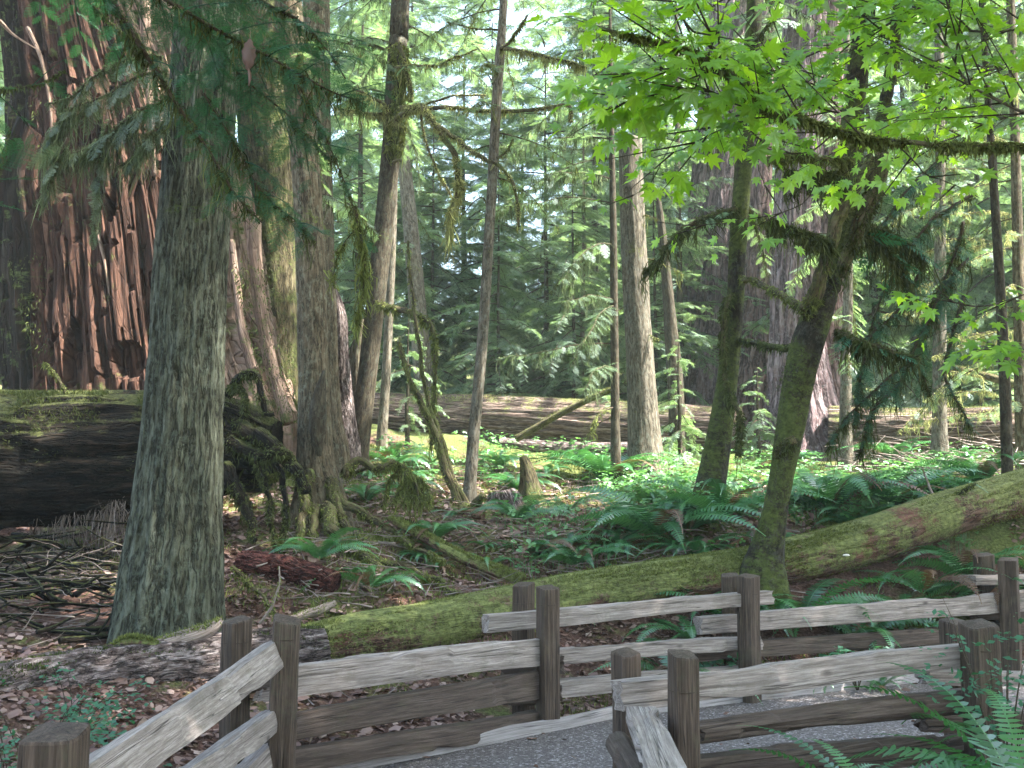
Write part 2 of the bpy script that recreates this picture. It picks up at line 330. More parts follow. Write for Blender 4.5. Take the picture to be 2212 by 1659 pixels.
def m_rot():
    k = NT('red_rotten_heartwood'); tc = k.attr('tc').outputs['Vector']; cav = k.attr('var').outputs['Fac']
    n1 = k.noise(k.mapping(tc, (1, 1, .12)), 9, 8, .7); n2 = k.noise(k.mapping(tc, (1, 1, .06)), 34, 6, .7); n3 = k.noise(tc, .9, 4)
    red = k.ramp(n1, [(.28, (.012, .007, .005)), (.46, (.045, .022, .015)), (.6, (.10, .05, .034)), (.75, (.19, .11, .075))])
    drk = k.ramp(n1, [(.3, (.006, .005, .004)), (.55, (.02, .014, .01)), (.75, (.055, .042, .03))])
    pink = k.ramp(n1, [(.3, (.07, .04, .03)), (.5, (.25, .17, .13)), (.75, (.42, .33, .27))])
    sx = k.n('ShaderNodeSeparateXYZ'); k.l(tc, sx.inputs[0])
    # tc.x<0 .. around the trunk: 'var' carries the bark type painted per angle (0 dark side bark, .5 red heartwood, 1 pink outer wood)
    f1 = k.ramp(k.math('ADD', cav, k.math('MULTIPLY', k.math('SUBTRACT', n1, .5), .25)), [(.26, 0), (.36, 1)])
    f2 = k.ramp(k.math('ADD', cav, k.math('MULTIPLY', k.math('SUBTRACT', n3, .5), .3)), [(.68, 0), (.8, 1)])
    col = k.mix(f2, k.mix(f1, drk, red), pink)
    col = k.mix(k.math('MULTIPLY', k.ramp(n2, [(.35, 1), (.5, 0)]), .7), col, (.03, .014, .01))
    cr = k.vor(k.mapping(tc, (1, 1, .16)), 6., 'DISTANCE_TO_EDGE'); cr2 = k.vor(k.mapping(tc, (1, 1, .10)), 20, 'DISTANCE_TO_EDGE')
    ck = k.math('MINIMUM', k.ramp(cr, [(.0, .45), (.02, 1)]), k.ramp(cr2, [(0, .6), (.05, 1)]))
    col = k.mix(ck, (.012, .007, .005), col)
    mn = k.noise(tc, 3.1, 6, .75)
    mth = k.math('ADD', mn, k.math('MULTIPLY', k.math('ABSOLUTE', k.math('SUBTRACT', cav, .5)), .16))
    col = k.mix(k.math('MULTIPLY', k.ramp(mth, [(.6, 0), (.68, 1)]), .85), col, k.ramp(n2, [(.3, (.03, .045, .012)), (.7, (.15, .18, .055))]))
    h = k.math('ADD', k.math('ADD', n1, k.math('MULTIPLY', n2, .5)), k.math('MULTIPLY', ck, .4))
    k.princ(col, .9, k.bump(h, 1., .07), .15); return k.m
M['rot'] = m_rot()
def m_ground():
    k = NT('forest_floor'); g = k.n('ShaderNodeNewGeometry'); P = g.outputs['Position']
    n1 = k.noise(P, 7, 8, .7); n2 = k.noise(P, 38, 6, .7); n3 = k.noise(P, .8, 5, .65); v = k.vor(P, 30)
    duff = k.ramp(n2, [(.3, (.035, .018, .013)), (.48, (.12, .065, .05)), (.62, (.2, .125, .1)), (.75, (.33, .25, .2))])
    duff = k.mix(k.ramp(n1, [(.4, .75), (.6, 0)]), duff, (.05, .03, .022))
    mossc = k.ramp(n2, [(.3, (.025, .04, .01)), (.5, (.085, .115, .03)), (.7, (.16, .2, .06))])
    sx = k.n('ShaderNodeSeparateXYZ'); k.l(P, sx.inputs[0])
    far = k.ramp(k.math('DIVIDE', sx.outputs[1], 40.), [(.24, 0), (.32, .16)])
    f = k.ramp(k.math('ADD', n3, k.math('ADD', far, k.math('MULTIPLY', k.math('SUBTRACT', n1, .5), .5))), [(.52, 0), (.64, .85)])
    col = k.mix(f, duff, mossc)
    h = k.math('ADD', k.math('MULTIPLY', n2, 1), k.math('MULTIPLY', v, .4))
    k.princ(col, .95, k.bump(h, 1., .03), .1); return k.m
M['log_red'] = m_bark('crumbling_red_wood', (.03,.012,.010), (.095,.034,.027), (.19,.085,.065), 2, .5, 1.2, .05, (.1,.12,.03), 0, bdist=.05)
k_ = NT('mushroom_cap'); k_.princ((.6,.55,.5), .5); M['mush'] = k_.m
M['ground'] = m_ground()
def m_gravel():
    k = NT('grey_gravel'); g = k.n('ShaderNodeNewGeometry'); P = g.outputs['Position']
    v = k.n('ShaderNodeTexVoronoi'); k.l(P, v.inputs['Vector']); v.inputs['Scale'].default_value = 75
    c = k.n('ShaderNodeSeparateColor'); k.l(v.outputs['Color'], c.inputs[0])
    col = k.ramp(c.outputs[0], [(0, (.05, .042, .04)), (.5, (.10, .086, .083)), (.85, (.155, .137, .135)), (1, (.38, .36, .37))])
    n = k.noise(P, 2.2, 6, .7); col = k.mix(k.ramp(n, [(.38, .4), (.6, 0)]), col, (.09, .08, .08))
    n4 = k.noise(P, 14, 4, .8); col = k.mix(k.ramp(n4, [(.62, 0), (.72, .5)]), col, (.16, .11, .08))
    h = k.math('SUBTRACT', 1., v.outputs['Distance']); k.princ(col, .85, k.bump(h, .9, .012), .3); return k.m
M['gravel'] = m_gravel()
# ================================================================== THE GROUND AND THE PATH
def build_ground():
    a = np.r_[-160, -120, -90, -70, -55, -45, -38, -32, np.arange(-27, -9, .35), np.arange(-9, 12, .09), np.arange(12, 28, .35), 32, 38, 45, 55, 70, 90, 120, 160]
    b = np.r_[-140, -90, -50, -30, -18, -10, -6, np.arange(-3, 1.5, .3), np.arange(1.5, 15, .09), np.arange(15, 40, .35), np.arange(40, 60, 2), 70, 85, 105, 130, 150]
    X, Y = np.meshgrid(a, b); Z = G(X, Y)
    m = in_path(X, Y); Z = Z - m*0.03
    V = np.stack([X, Y, Z], -1).reshape(-1, 3); nx = len(a); ny = len(b)
    i = np.arange(ny-1)[:, None]*nx; j = np.arange(nx-1)[None]
    Q = np.stack([i+j, i+j+1, i+nx+j+1, i+nx+j], -1).reshape(-1, 4)
    mb = MB(); mb.add(V, quad=Q); o = mb.build('forest_floor', M['ground']); tag(o, kind='structure')
build_ground()
FAR = [(-1.32, -2), (-1.32, 3), (-1.3, 4.6), (-1.28, 5.9), (-1.07, 6.12), (.78, 7.74), (2.2, 8.5), (5.0, 9.95), (9, 11.7)]
NEAR = [(.62, -2), (.62, 4.9), (1.0, 5.6), (1.7, 6.07), (2.68, 6.5), (5.0, 7.7), (9, 9.6)]
def build_path():
    fa = np.array(FAR); ne = np.array(NEAR)
    def rs(a, n): L = np.r_[0, np.cumsum(np.linalg.norm(np.diff(a, axis=0), axis=1))]; t = np.linspace(0, L[-1], n); return np.c_[np.interp(t, L, a[:, 0]), np.interp(t, L, a[:, 1])]
    A = rs(fa, 160); B = rs(ne, 160); t = np.linspace(0, 1, 40)[None, :, None]
    XY = A[:, None]*(1-t)+B[:, None]*t
    z = .012+.02*(fbm(np.concatenate([XY*1.2, XY[..., :1]*0], -1), 3)-.5)
    V = np.concatenate([XY, z[..., None]], -1).reshape(-1, 3); i = np.arange(159)[:, None]*40; j = np.arange(39)[None]
    Q = np.stack([i+j, i+j+1, i+40+j+1, i+40+j], -1).reshape(-1, 4)
    mb = MB(); mb.add(V, quad=Q[:, ::-1]); tag(mb.build('gravel_path', M['gravel']), kind='structure')
    for line, off in ((FAR, -1), (NEAR, 1)):
        mb = MB(); L = rs(np.array(line), 120); P = np.c_[L, np.full(120, .035)]
        P[:, 2] += .006*np.sin(np.arange(120)*.9)
        T, N, Bv = frames(P); wv = np.array([[-.026, -.09], [.026, -.09], [.026, .05], [.021, .055], [-.021, .055], [-.026, .05]])
        jit = rng.normal(0, .0008, (120, 6, 2)); 
        V = P[:, None]+(wv[None, :, :1]+jit[..., :1])*np.stack([-T[:, 1], T[:, 0], T[:, 0]*0], -1)[:, None]*1 + (wv[None, :, 1:]+jit[..., 1:])*np.array([0, 0, 1.])
        tc = np.concatenate([np.broadcast_to(wv, (120, 6, 2)), np.broadcast_to(np.arange(120)[:, None, None]*.1, (120, 6, 1))], -1)
        i = np.arange(119)[:, None]*6; j = np.arange(6)[None]; j2 = (j+1) % 6
        mb.add(V, quad=np.stack([i+j, i+j2, i+6+j2, i+6+j], -1).reshape(-1, 4), tc=tc)
        tag(mb.build('path_edging', M['edging'], smooth=False), kind='structure')
build_path()

# ================================================================== SPLIT RAIL FENCES
def beam(mb, A, B, hA, hB, tA, tB=None, roll=0., rough=.012, seed=0, round_=0., nseg=44, bow=0.):
    """a split rail from A to B: hA,hB heights, tA thickness; ragged split faces"""
    A = np.array(A, float); B = np.array(B, float); tB = tB or tA
    r = np.random.default_rng(seed); f = np.linspace(0, 1, nseg); T = unit(B-A); L = np.linalg.norm(B-A)
    S = unit(np.cross(T, [0, 0, 1.])); U = np.cross(S, T)
    c, s_ = math.cos(roll), math.sin(roll); S, U = S*c+U*s_, U*c-S*s_
    m = 5; base = []
    q = [(-1, -1), (1, -1), (1, 1), (-1, 1)]
    for k in range(4):
        a, b = np.array(q[k], float), np.array(q[(k+1) % 4], float)
        for j in range(m): base.append(a+(b-a)*j/m)
    base = np.array(base); rr = np.linalg.norm(base, axis=1, keepdims=True)
    circ = base/rr*1.08; base = base*(1-round_)+circ*round_
    ch = 1-.05*(np.abs(base).min(1) > .9); base = base*ch[:, None]
    K = len(base); h = np.interp(f, [0, 1], [hA, hB])/2; t = np.interp(f, [0, 1], [tA, tB])/2
    p = np.stack([np.broadcast_to(base[:, 0]*1.3, (nseg, K)), np.broadcast_to(base[:, 1]*1.3, (nseg, K)), np.broadcast_to(f[:, None]*L*1.6, (nseg, K))], -1)+seed*3.1
    n1 = fbm(p, 4, seed)-.5
    # steps where the split ran out
    st = np.zeros((nseg, K))
    for _ in range(int(5+L*5)):
        k0 = r.integers(0, K); wd = r.integers(2, 6); pos = r.uniform(.05, .95); ln = r.uniform(.1, .5)/L*1.2; am = r.uniform(-.02, .008)
        idx = (np.arange(k0, k0+wd)) % K
        g = ((f > pos) & (f < pos+ln)).astype(float); g *= np.clip((pos+ln-f)/(ln+1e-6)*1.3, 0, 1)
        st[:, idx] += g[:, None]*am
    cen = A+(B-A)*f[:, None] + U*(np.sin(f*np.pi)*bow+.006*np.sin(f*5+seed))[:, None]
    off = 1+(n1*rough*1.3+st)/np.maximum(.05, np.minimum(h, t))[:, None]*.9
    V = cen[:, None]+S*(base[:, 0][None]*t[:, None]*off)[..., None]+U*(base[:, 1][None]*h[:, None]*off)[..., None]
    e0 = r.uniform(-.02, .02, K); e1 = r.uniform(-.02, .02, K); V[0] += T*e0[:, None]; V[-1] += T*e1[:, None]
    tc = np.stack([base[:, 0]*t[:, None], base[:, 1]*h[:, None], np.broadcast_to(f[:, None]*L, (nseg, K))], -1)+seed*1.7
    i = np.arange(nseg-1)[:, None]*K; j = np.arange(K)[None]; j2 = (j+1) % K
    Q = np.stack([i+j, i+j2, i+K+j2, i+K+j], -1).reshape(-1, 4)
    V = np.vstack([V.reshape(-1, 3), V[0].mean(0), V[-1].mean(0)]); tc = np.vstack([tc.reshape(-1, 3), tc[0].mean(0)+[0, 0, 3], tc[-1].mean(0)+[0, 0, 3]])
    n = nseg*K; tri = [(n, k, (k+1) % K)[::-1] for k in range(K)]+[(n+1, (nseg-1)*K+k, (nseg-1)*K+(k+1) % K) for k in range(K)]
    mb.add(V, tri=np.array(tri)[:, ::-1], quad=Q[:, ::-1], tc=tc)
_sd = [10]
def rail(parent, a, b, ta, hs, mat='rail', **kw):
    """a,b = (px, py, d) ; hs heights in px at both ends"""
    _sd[0] += 1; mb = MB(); beam(mb, at(*a), at(*b), pw(hs[0]*.90, a[2]), pw(hs[1]*.90, b[2]), ta*.85, seed=_sd[0], **kw)
    return mb.build('rail', M[mat], parent, smooth=False)
def post(parent, px, ytop, d, wpx, depth=.14, bottom=None, mat='post', yaw=.2, lean=0., cut=0.):
    _sd[0] += 1; mb = MB(); top = at(px, ytop, d); g = g1(top[0], top[1])-.12 if bottom is None else bottom
    w_ = pw(wpx, d); base = np.array([top[0]-lean, top[1], g]); n = 22
    r = np.random.default_rng(_sd[0]); K = 24; th = np.arange(K)/K*2*np.pi+yaw
    se = 1/(np.abs(np.cos(th-yaw))**9+np.abs(np.sin(th-yaw))**9)**(1/9)
    prof = np.stack([np.cos(th)*se*w_/2, np.sin(th)*se*depth/2], -1)*(1+r.normal(0, .025, (K, 1)))
    f = np.linspace(0, 1, n); cen = base+(top-base)*f[:, None]
    V = np.concatenate([cen[:, None, :2]+prof[None], np.broadcast_to(cen[:, None, 2:], (n, K, 1))], -1)
    V[..., :2] += (fbm(np.stack([np.cos(th)*2+f[:, None]*0, np.sin(th)*2+f[:, None]*0, f[:, None]*3+th*0], -1)+_sd[0], 3)[..., None]-.5)*.018
    V[-1, :, 2] += prof[:, 0]*cut + prof[:, 1]*.15
    V[-2] = V[-1]; V[-2, :, 2] -= .008; V[-1, :, :2] = cen[-1, :2]+(V[-1, :, :2]-cen[-1, :2])*.95
    tc = np.concatenate([np.broadcast_to(prof, (n, K, 2)), np.broadcast_to((f*1.1)[:, None, None], (n, K, 1))], -1)+_sd[0]
    i = np.arange(n-1)[:, None]*K; j = np.arange(K)[None]; j2 = (j+1) % K
    Q = np.stack([i+j, i+j2, i+K+j2, i+K+j], -1).reshape(-1, 4)
    V = np.vstack([V.reshape(-1, 3), V[-1].mean(0)+[0, 0, .006]]); tc = np.vstack([tc.reshape(-1, 3), tc[-1].mean(0)])
    c = n*K; tri = np.array([(c, (n-1)*K+k, (n-1)*K+(k+1) % K) for k in range(K)])
    mb.add(V, tri=tri, quad=Q, tc=tc)
    o = mb.build('post', M[mat], parent, smooth=False)
    # the wire that ties the pair of posts
    wb = MB(); zz = top[2]-.10-.02*(_sd[0] % 3); ring = np.array([[top[0]+math.cos(a)*w_*.56, top[1]+math.sin(a)*depth*.58, zz] for a in np.linspace(0, 2*np.pi, 13)])
    tube(wb, ring, .0018, 4, n=24, capa=False, capb=False); wb.build('wire_tie', M['twig'], o)
    return o
bf = thing('split_rail_fence', (-1.2, 5.5, 0), 'long weathered split rail fence zigzagging along the far edge of the gravel path', 'fence')
PB = [(122, 1580, 2.7, 112), (620, 1337, 5.45, 54), (1183, 1268, 7.35, 39), (1616, 1243, 8.3, 37), (2178, 1207, 9.6, 38)]
RB = [(30, 1600, 2.95, 90), (512, 1338, 5.75, 50), (1130, 1261, 7.75, 38), (1576, 1241, 8.65, 33), (2124, 1197, 10.0, 34)]
for k, (px, py, d, wp) in enumerate(PB): post(bf, px, py, d, wp, yaw=.25*k, cut=[0, -.25, 0, 0, .1][k], lean=[0, .02, 0, .01, .02][k])
for k, (px, py, d, wp) in enumerate(RB):
    if k: post(bf, px, py, d, wp, yaw=.5+.3*k, cut=.1)
# bay towards the camera on the left
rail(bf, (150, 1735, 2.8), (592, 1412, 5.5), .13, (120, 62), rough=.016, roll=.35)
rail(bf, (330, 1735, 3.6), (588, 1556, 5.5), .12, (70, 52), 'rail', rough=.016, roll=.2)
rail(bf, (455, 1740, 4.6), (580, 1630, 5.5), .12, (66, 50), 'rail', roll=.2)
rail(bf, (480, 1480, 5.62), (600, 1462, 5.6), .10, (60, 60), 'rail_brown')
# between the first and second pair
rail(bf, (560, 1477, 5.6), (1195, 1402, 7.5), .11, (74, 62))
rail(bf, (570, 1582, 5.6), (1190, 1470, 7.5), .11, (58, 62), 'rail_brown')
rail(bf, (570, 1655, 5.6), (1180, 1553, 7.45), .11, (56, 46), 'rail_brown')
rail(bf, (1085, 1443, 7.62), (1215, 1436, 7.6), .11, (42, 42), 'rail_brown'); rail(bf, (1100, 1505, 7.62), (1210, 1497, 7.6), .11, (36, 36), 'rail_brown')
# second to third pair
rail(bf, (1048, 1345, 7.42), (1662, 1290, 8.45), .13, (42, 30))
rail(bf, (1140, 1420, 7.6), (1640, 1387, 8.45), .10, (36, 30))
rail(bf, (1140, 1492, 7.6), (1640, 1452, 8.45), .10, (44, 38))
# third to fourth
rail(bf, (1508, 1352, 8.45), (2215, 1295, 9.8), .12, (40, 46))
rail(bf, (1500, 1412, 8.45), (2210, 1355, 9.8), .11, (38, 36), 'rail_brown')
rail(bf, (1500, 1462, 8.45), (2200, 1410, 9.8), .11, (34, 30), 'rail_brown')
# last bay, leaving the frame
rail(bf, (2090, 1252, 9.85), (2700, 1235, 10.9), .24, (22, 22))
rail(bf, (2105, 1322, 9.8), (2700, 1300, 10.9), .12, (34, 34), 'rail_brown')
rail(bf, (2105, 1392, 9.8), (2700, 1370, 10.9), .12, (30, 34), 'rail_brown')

ff = thing('split_rail_fence', (.75, 4.2, 0), 'short split rail fence along the near edge of the gravel path, ferns growing against it', 'fence')
post(ff, 1475, 1412, 4.15, 54, bottom=-.2, yaw=.2, depth=.12, cut=-.1); post(ff, 1353, 1408, 4.55, 48, bottom=-.2, yaw=.6, depth=.12)
post(ff, 2112, 1347, 5.0, 62, bottom=-.2, yaw=.1, depth=.15, cut=.1); post(ff, 2060, 1340, 5.45, 46, bottom=-.2, yaw=.5, depth=.12)
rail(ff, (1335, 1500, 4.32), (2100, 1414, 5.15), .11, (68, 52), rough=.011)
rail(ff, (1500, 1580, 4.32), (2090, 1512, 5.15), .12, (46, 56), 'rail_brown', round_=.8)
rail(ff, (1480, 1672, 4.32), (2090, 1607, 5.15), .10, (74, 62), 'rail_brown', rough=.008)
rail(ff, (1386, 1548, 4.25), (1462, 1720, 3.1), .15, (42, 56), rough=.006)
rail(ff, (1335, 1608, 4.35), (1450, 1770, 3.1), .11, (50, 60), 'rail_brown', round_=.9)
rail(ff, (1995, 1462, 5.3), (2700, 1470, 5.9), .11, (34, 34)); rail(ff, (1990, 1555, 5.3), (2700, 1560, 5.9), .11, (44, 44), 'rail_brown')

# ================================================================== FOLIAGE TEMPLATES
def rotz(a): c, s = np.cos(a), np.sin(a); z = np.zeros_like(c); o = np.ones_like(c); return np.stack([np.stack([c, -s, z], -1), np.stack([s, c, z], -1), np.stack([z, z, o], -1)], -2)
def inst(V, F, var, Rm, off, sc):
    """batch instances of a template: V (n,3) F (m,k)"""
    k = len(off); W = np.einsum('kij,nj->kni', Rm, V)*np.asarray(sc)[:, None, None]+off[:, None]
    FF = F[None]+(np.arange(k)*len(V))[:, None, None]
    return W.reshape(-1, 3), FF.reshape(-1, F.shape[1]), (var[None]+rng.normal(0, .12, (k, 1))).reshape(-1)
def basis(X, U):
    X = unit(X); Z = unit(U-X*(X*U).sum(-1, keepdims=True)); Y = np.cross(Z, X); return np.stack([X, Y, Z], -1)
def spray(lod, seed=0):
    """flat hemlock spray along +x, unit length"""
    r = np.random.default_rng(seed); V = []; F = []; var = []
    ns = 22 if lod < 2 else 11
    for k in range(ns):
        t = (k+.5)/ns; side = 1 if k % 2 else -1; ln = .46*(1-t)**.75*(.35+1.3*min(t, .5))+.04; a = rad(52+r.uniform(-9, 9))*side
        b = np.array([t*.95, 0, -.10*t*t]); dr = np.array([math.cos(a), math.sin(a), r.uniform(-.22, .05)])
        if lod == 0:
            m = max(3, int(ln/.028)); pr = np.array([-dr[1], dr[0], 0])
            for j in range(m):
                q = b+dr*ln*(j+.3)/m
                for sg in (-1, 1):
                    e = q+(dr*.45+pr*sg*.9+np.array([0, 0, r.uniform(-.2, .15)]))*.055*(1-.4*j/m)
                    n = len(V); V += [q-dr*.008, q+dr*.012, e]; F.append((n, n+1, n+2)); v = r.uniform(.2, .8); var += [v]*3
        else:
            pr = np.array([-dr[1], dr[0], 0])*(.030 if lod == 1 else .05); tip = b+dr*ln+np.array([0, 0, -.03])
            mid = b+dr*ln*.45; n = len(V); v = r.uniform(.2, .8)
            V += [b, mid+pr, tip, mid-pr]; F += [(n, n+1, n+2), (n, n+2, n+3)]; var += [v]*4
    n = len(V); V += [(0, .006, 0), (0, -.006, 0), (1, 0, -.1)]; F.append((n, n+1, n+2)); var += [0.]*3
    return np.array(V, float), np.array(F), np.array(var)
SPR = [[spray(l, s) for s in range(3)] for l in range(3)]
def dress(mb, P, lod, dens=9., ln=.4, droop=.35, mi=0, start=.12, up=(0, 0, 1), spread=1.15, jit=.25):
    """hang sprays on both sides of a limb polyline P"""
    P = np.asarray(P, float); L = np.r_[0, np.cumsum(np.linalg.norm(np.diff(P, axis=0), axis=1))]
    n = max(3, int((L[-1]*(1-start))*dens*2)); t = start+(1-start)*(np.arange(n)+rng.uniform(-.4, .4, n))/n; t = np.clip(t, 0, 1)
    s = t*L[-1]; Q = np.stack([np.interp(s, L, P[:, k]) for k in range(3)], -1); Q2 = np.stack([np.interp(np.minimum(s+.02*L[-1], L[-1]), L, P[:, k]) for k in range(3)], -1); Q1 = np.stack([np.interp(np.maximum(s-.02*L[-1], 0), L, P[:, k]) for k in range(3)], -1)
    T = unit(Q2-Q1); U = np.array(up, float)+rng.normal(0, jit, (n, 3)); S = unit(np.cross(T, U)); sg = np.where(np.arange(n) % 2, 1., -1.)[:, None]
    X = S*sg*spread+T*rng.uniform(.5, .9, (n, 1)); X[:, 2] -= rng.uniform(.3, 1.2, n)*droop; 
    R = basis(X, U); sc = ln*(1-.55*t)*rng.uniform(.65, 1.25, n)
    for k in range(3):
        m = np.arange(n) % 3 == k
        if m.sum():
            V, F, var = SPR[lod][k]; W, FF, vv = inst(V, F, var, R[m], Q[m], sc[m]); mb.add(W, tri=FF, var=np.clip(vv, 0, 1), mi=mi)
def branch_tpl(L, lod, seed, dens, sl, nside=5):
    mb = MB(); r = np.random.default_rng(seed); n = 9; t = np.linspace(0, 1, n)
    P = np.stack([t*L, np.cumsum(r.normal(0, .02, n))*L*.5, r.uniform(.0, .10)*L*np.sin(t*2)-r.uniform(.25, .55)*L*t**2], -1)
    dress(mb, P, lod, dens, sl, .45)
    for k in range(nside):                       # side limbs
        a = r.uniform(.2, .85); i = int(a*(n-1)); sg = 1 if k % 2 else -1; d = np.array([.7, sg*.7, -.15]); q = np.linspace(0, 1, 5)[:, None]*L*.3*(1-a*.5)
        dress(mb, P[i]+d*q+np.array([0, 0, -1])*q**2*.25, lod, dens, sl*.75, .45, start=.05)
    V = np.concatenate(mb.V); F = np.concatenate(mb.T); var = np.concatenate(mb.va)
    wb = MB(); tube(wb, P, np.linspace(.012*L, .002*L, n), 4, n=8, capa=False, capb=False)
    return (V, F, var), (np.concatenate(wb.V), np.concatenate(wb.Q))
BT_HI = [branch_tpl(1., 2, 20+s, 10, .36, 3) for s in range(3)]
BT_FAR = [branch_tpl(1., 2, 30+s, 17, .30, 5) for s in range(4)]
BT_MID = [branch_tpl(1., 1, 40+s, 17, .21, 7) for s in range(4)]
def crown_mesh(h0, h1, Lmax, nb, tpls, name, mats, seed, topw=.12, taper=.5, sag=(.0, -.7)):
    r = np.random.default_rng(seed); mb = MB(); t = (np.arange(nb)+r.uniform(0, 1, nb))/nb; h = h0+(h1-h0)*t; az = np.arange(nb)*2.399+r.uniform(-.4, .4, nb)
    L = Lmax*((1-t)**taper*(1-topw)+topw)*r.uniform(.4, 1.25, nb)*np.clip(.55+t*4, 0, 1)
    gp_ = fbm(np.stack([np.cos(az)*1.3, np.sin(az)*1.3, h*.55], -1), 2, seed); L = L*np.clip((gp_-.30)*5, .12, 1)
    pit = r.uniform(sag[1], sag[0], nb)+t*.35
    X = np.stack([np.cos(az)*np.cos(pit), np.sin(az)*np.cos(pit), np.sin(pit)], -1); R = basis(X, np.broadcast_to([0, 0, 1.], X.shape))
    off = np.stack([h*0, h*0, h], -1)
    for k in range(len(tpls)):
        m = np.arange(nb) % len(tpls) == k
        if not m.any(): continue
        (V, F, var), (WV, WQ) = tpls[k]
        W, FF, vv = inst(V, F, var, R[m], off[m], L[m]); mb.add(W, tri=FF, var=np.clip(vv, 0, 1))
        W, FF, vv = inst(WV, WQ, np.zeros(len(WV)), R[m], off[m], L[m]); mb.add(W, quad=FF, var=0, mi=1)
    return mb.mesh(name, mats)
def fuzz(mb, P, R, n, length=.03, width=.006, droop=.4, spread=1.0, mi=0, minlen=.3):
    """short moss tufts all round a limb, longer ones hanging below"""
    P = np.asarray(P, float); R = np.asarray(R, float)*np.ones(len(P))
    L = np.r_[0, np.cumsum(np.linalg.norm(np.diff(P, axis=0), axis=1))]; s = rng.uniform(0, L[-1], n); o_ = rng.uniform(0, 99)
    nz = vn(np.stack([s*5+o_, s*0, s*0], -1), 5)*.6+vn(np.stack([s*17+o_, s*0, s*0], -1), 6)*.4; s = s[nz > .36]; n = len(s); clp = (.35+1.1*nz[nz > .36])
    Q = np.stack([np.interp(s, L, P[:, k]) for k in range(3)], -1); rr = np.interp(s, L, R)
    T = unit(np.stack([np.interp(np.minimum(s+.02, L[-1]), L, P[:, k])-np.interp(np.maximum(s-.02, 0), L, P[:, k]) for k in range(3)], -1))
    D = unit(np.cross(T, rng.normal(0, 1, (n, 3)))); Q = Q+D*rr[:, None]*.9*spread
    ln = length*clp*rng.uniform(minlen, 1.3, n)*(1+1.2*np.clip(-D[:, 2], 0, 1)); E = D*(1-droop)+np.array([0, 0, -1.])*droop+rng.normal(0, .45, (n, 3)); E = unit(E)
    W = unit(np.cross(E, rng.normal(0, 1, (n, 3))))*width*rng.uniform(.6, 1.4, (n, 1))
    mid = Q+E*ln[:, None]*.5+W*.6; tip = Q+E*ln[:, None]+np.array([0, 0, -1.])*(ln*.25)[:, None]
    V = np.stack([Q-W, Q+W, mid+W*.7, tip], 1).reshape(-1, 3); i = np.arange(n)[:, None]*4
    mb.add(V, quad=i+np.array([[0, 1, 2, 3]]), var=np.repeat(np.clip(rng.normal(.5, .22, n)+.15*D[:, 2], 0, 1), 4), mi=mi)
def strands(mb, P, n, length=.3, width=.012, mi=0, R=0., clump=.5):
    """hanging curtains of moss below a limb"""
    P = np.asarray(P, float); L = np.r_[0, np.cumsum(np.linalg.norm(np.diff(P, axis=0), axis=1))]
    nc = max(3, int(n/7)); cs = rng.uniform(0, L[-1], nc); cl = length*np.clip(rng.lognormal(-.6, .55, nc), .12, 1.3); ci = rng.integers(0, nc, n)
    fr = rng.normal(0, 1, n)*(.02+.10*cl[ci]); s = np.clip(cs[ci]+fr, 0, L[-1]); Q = np.stack([np.interp(s, L, P[:, k]) for k in range(3)], -1)+rng.normal(0, .010+R*.5, (n, 3))
    C = np.stack([np.interp(cs, L, P[:, k]) for k in range(3)], -1); tipc = C+np.stack([rng.normal(0, .12, nc)*cl, rng.normal(0, .12, nc)*cl, -cl], -1)
    tp = tipc[ci]+rng.normal(0, 1, (n, 3))*(cl[ci]*.13)[:, None]; tp[:, 2] += cl[ci]*rng.uniform(0, .75, n)
    a = rng.uniform(0, np.pi, n); W = np.stack([np.cos(a), np.sin(a), a*0], -1)*width*rng.uniform(.4, 1.2, (n, 1))
    m1 = Q*.55+tp*.45+rng.normal(0, .02, (n, 3)); m1[:, 2] -= .1*cl[ci]
    V = np.stack([Q-W*.4, Q+W*.4, m1+W, m1-W, tp], 1).reshape(-1, 3); i = np.arange(n)[:, None]*5
    mb.add(V, quad=i+np.array([[0, 1, 2, 3]]), tri=i+np.array([[3, 2, 4]]), var=np.repeat(np.clip(rng.normal(.5, .25, n), 0, 1), 5), mi=mi)

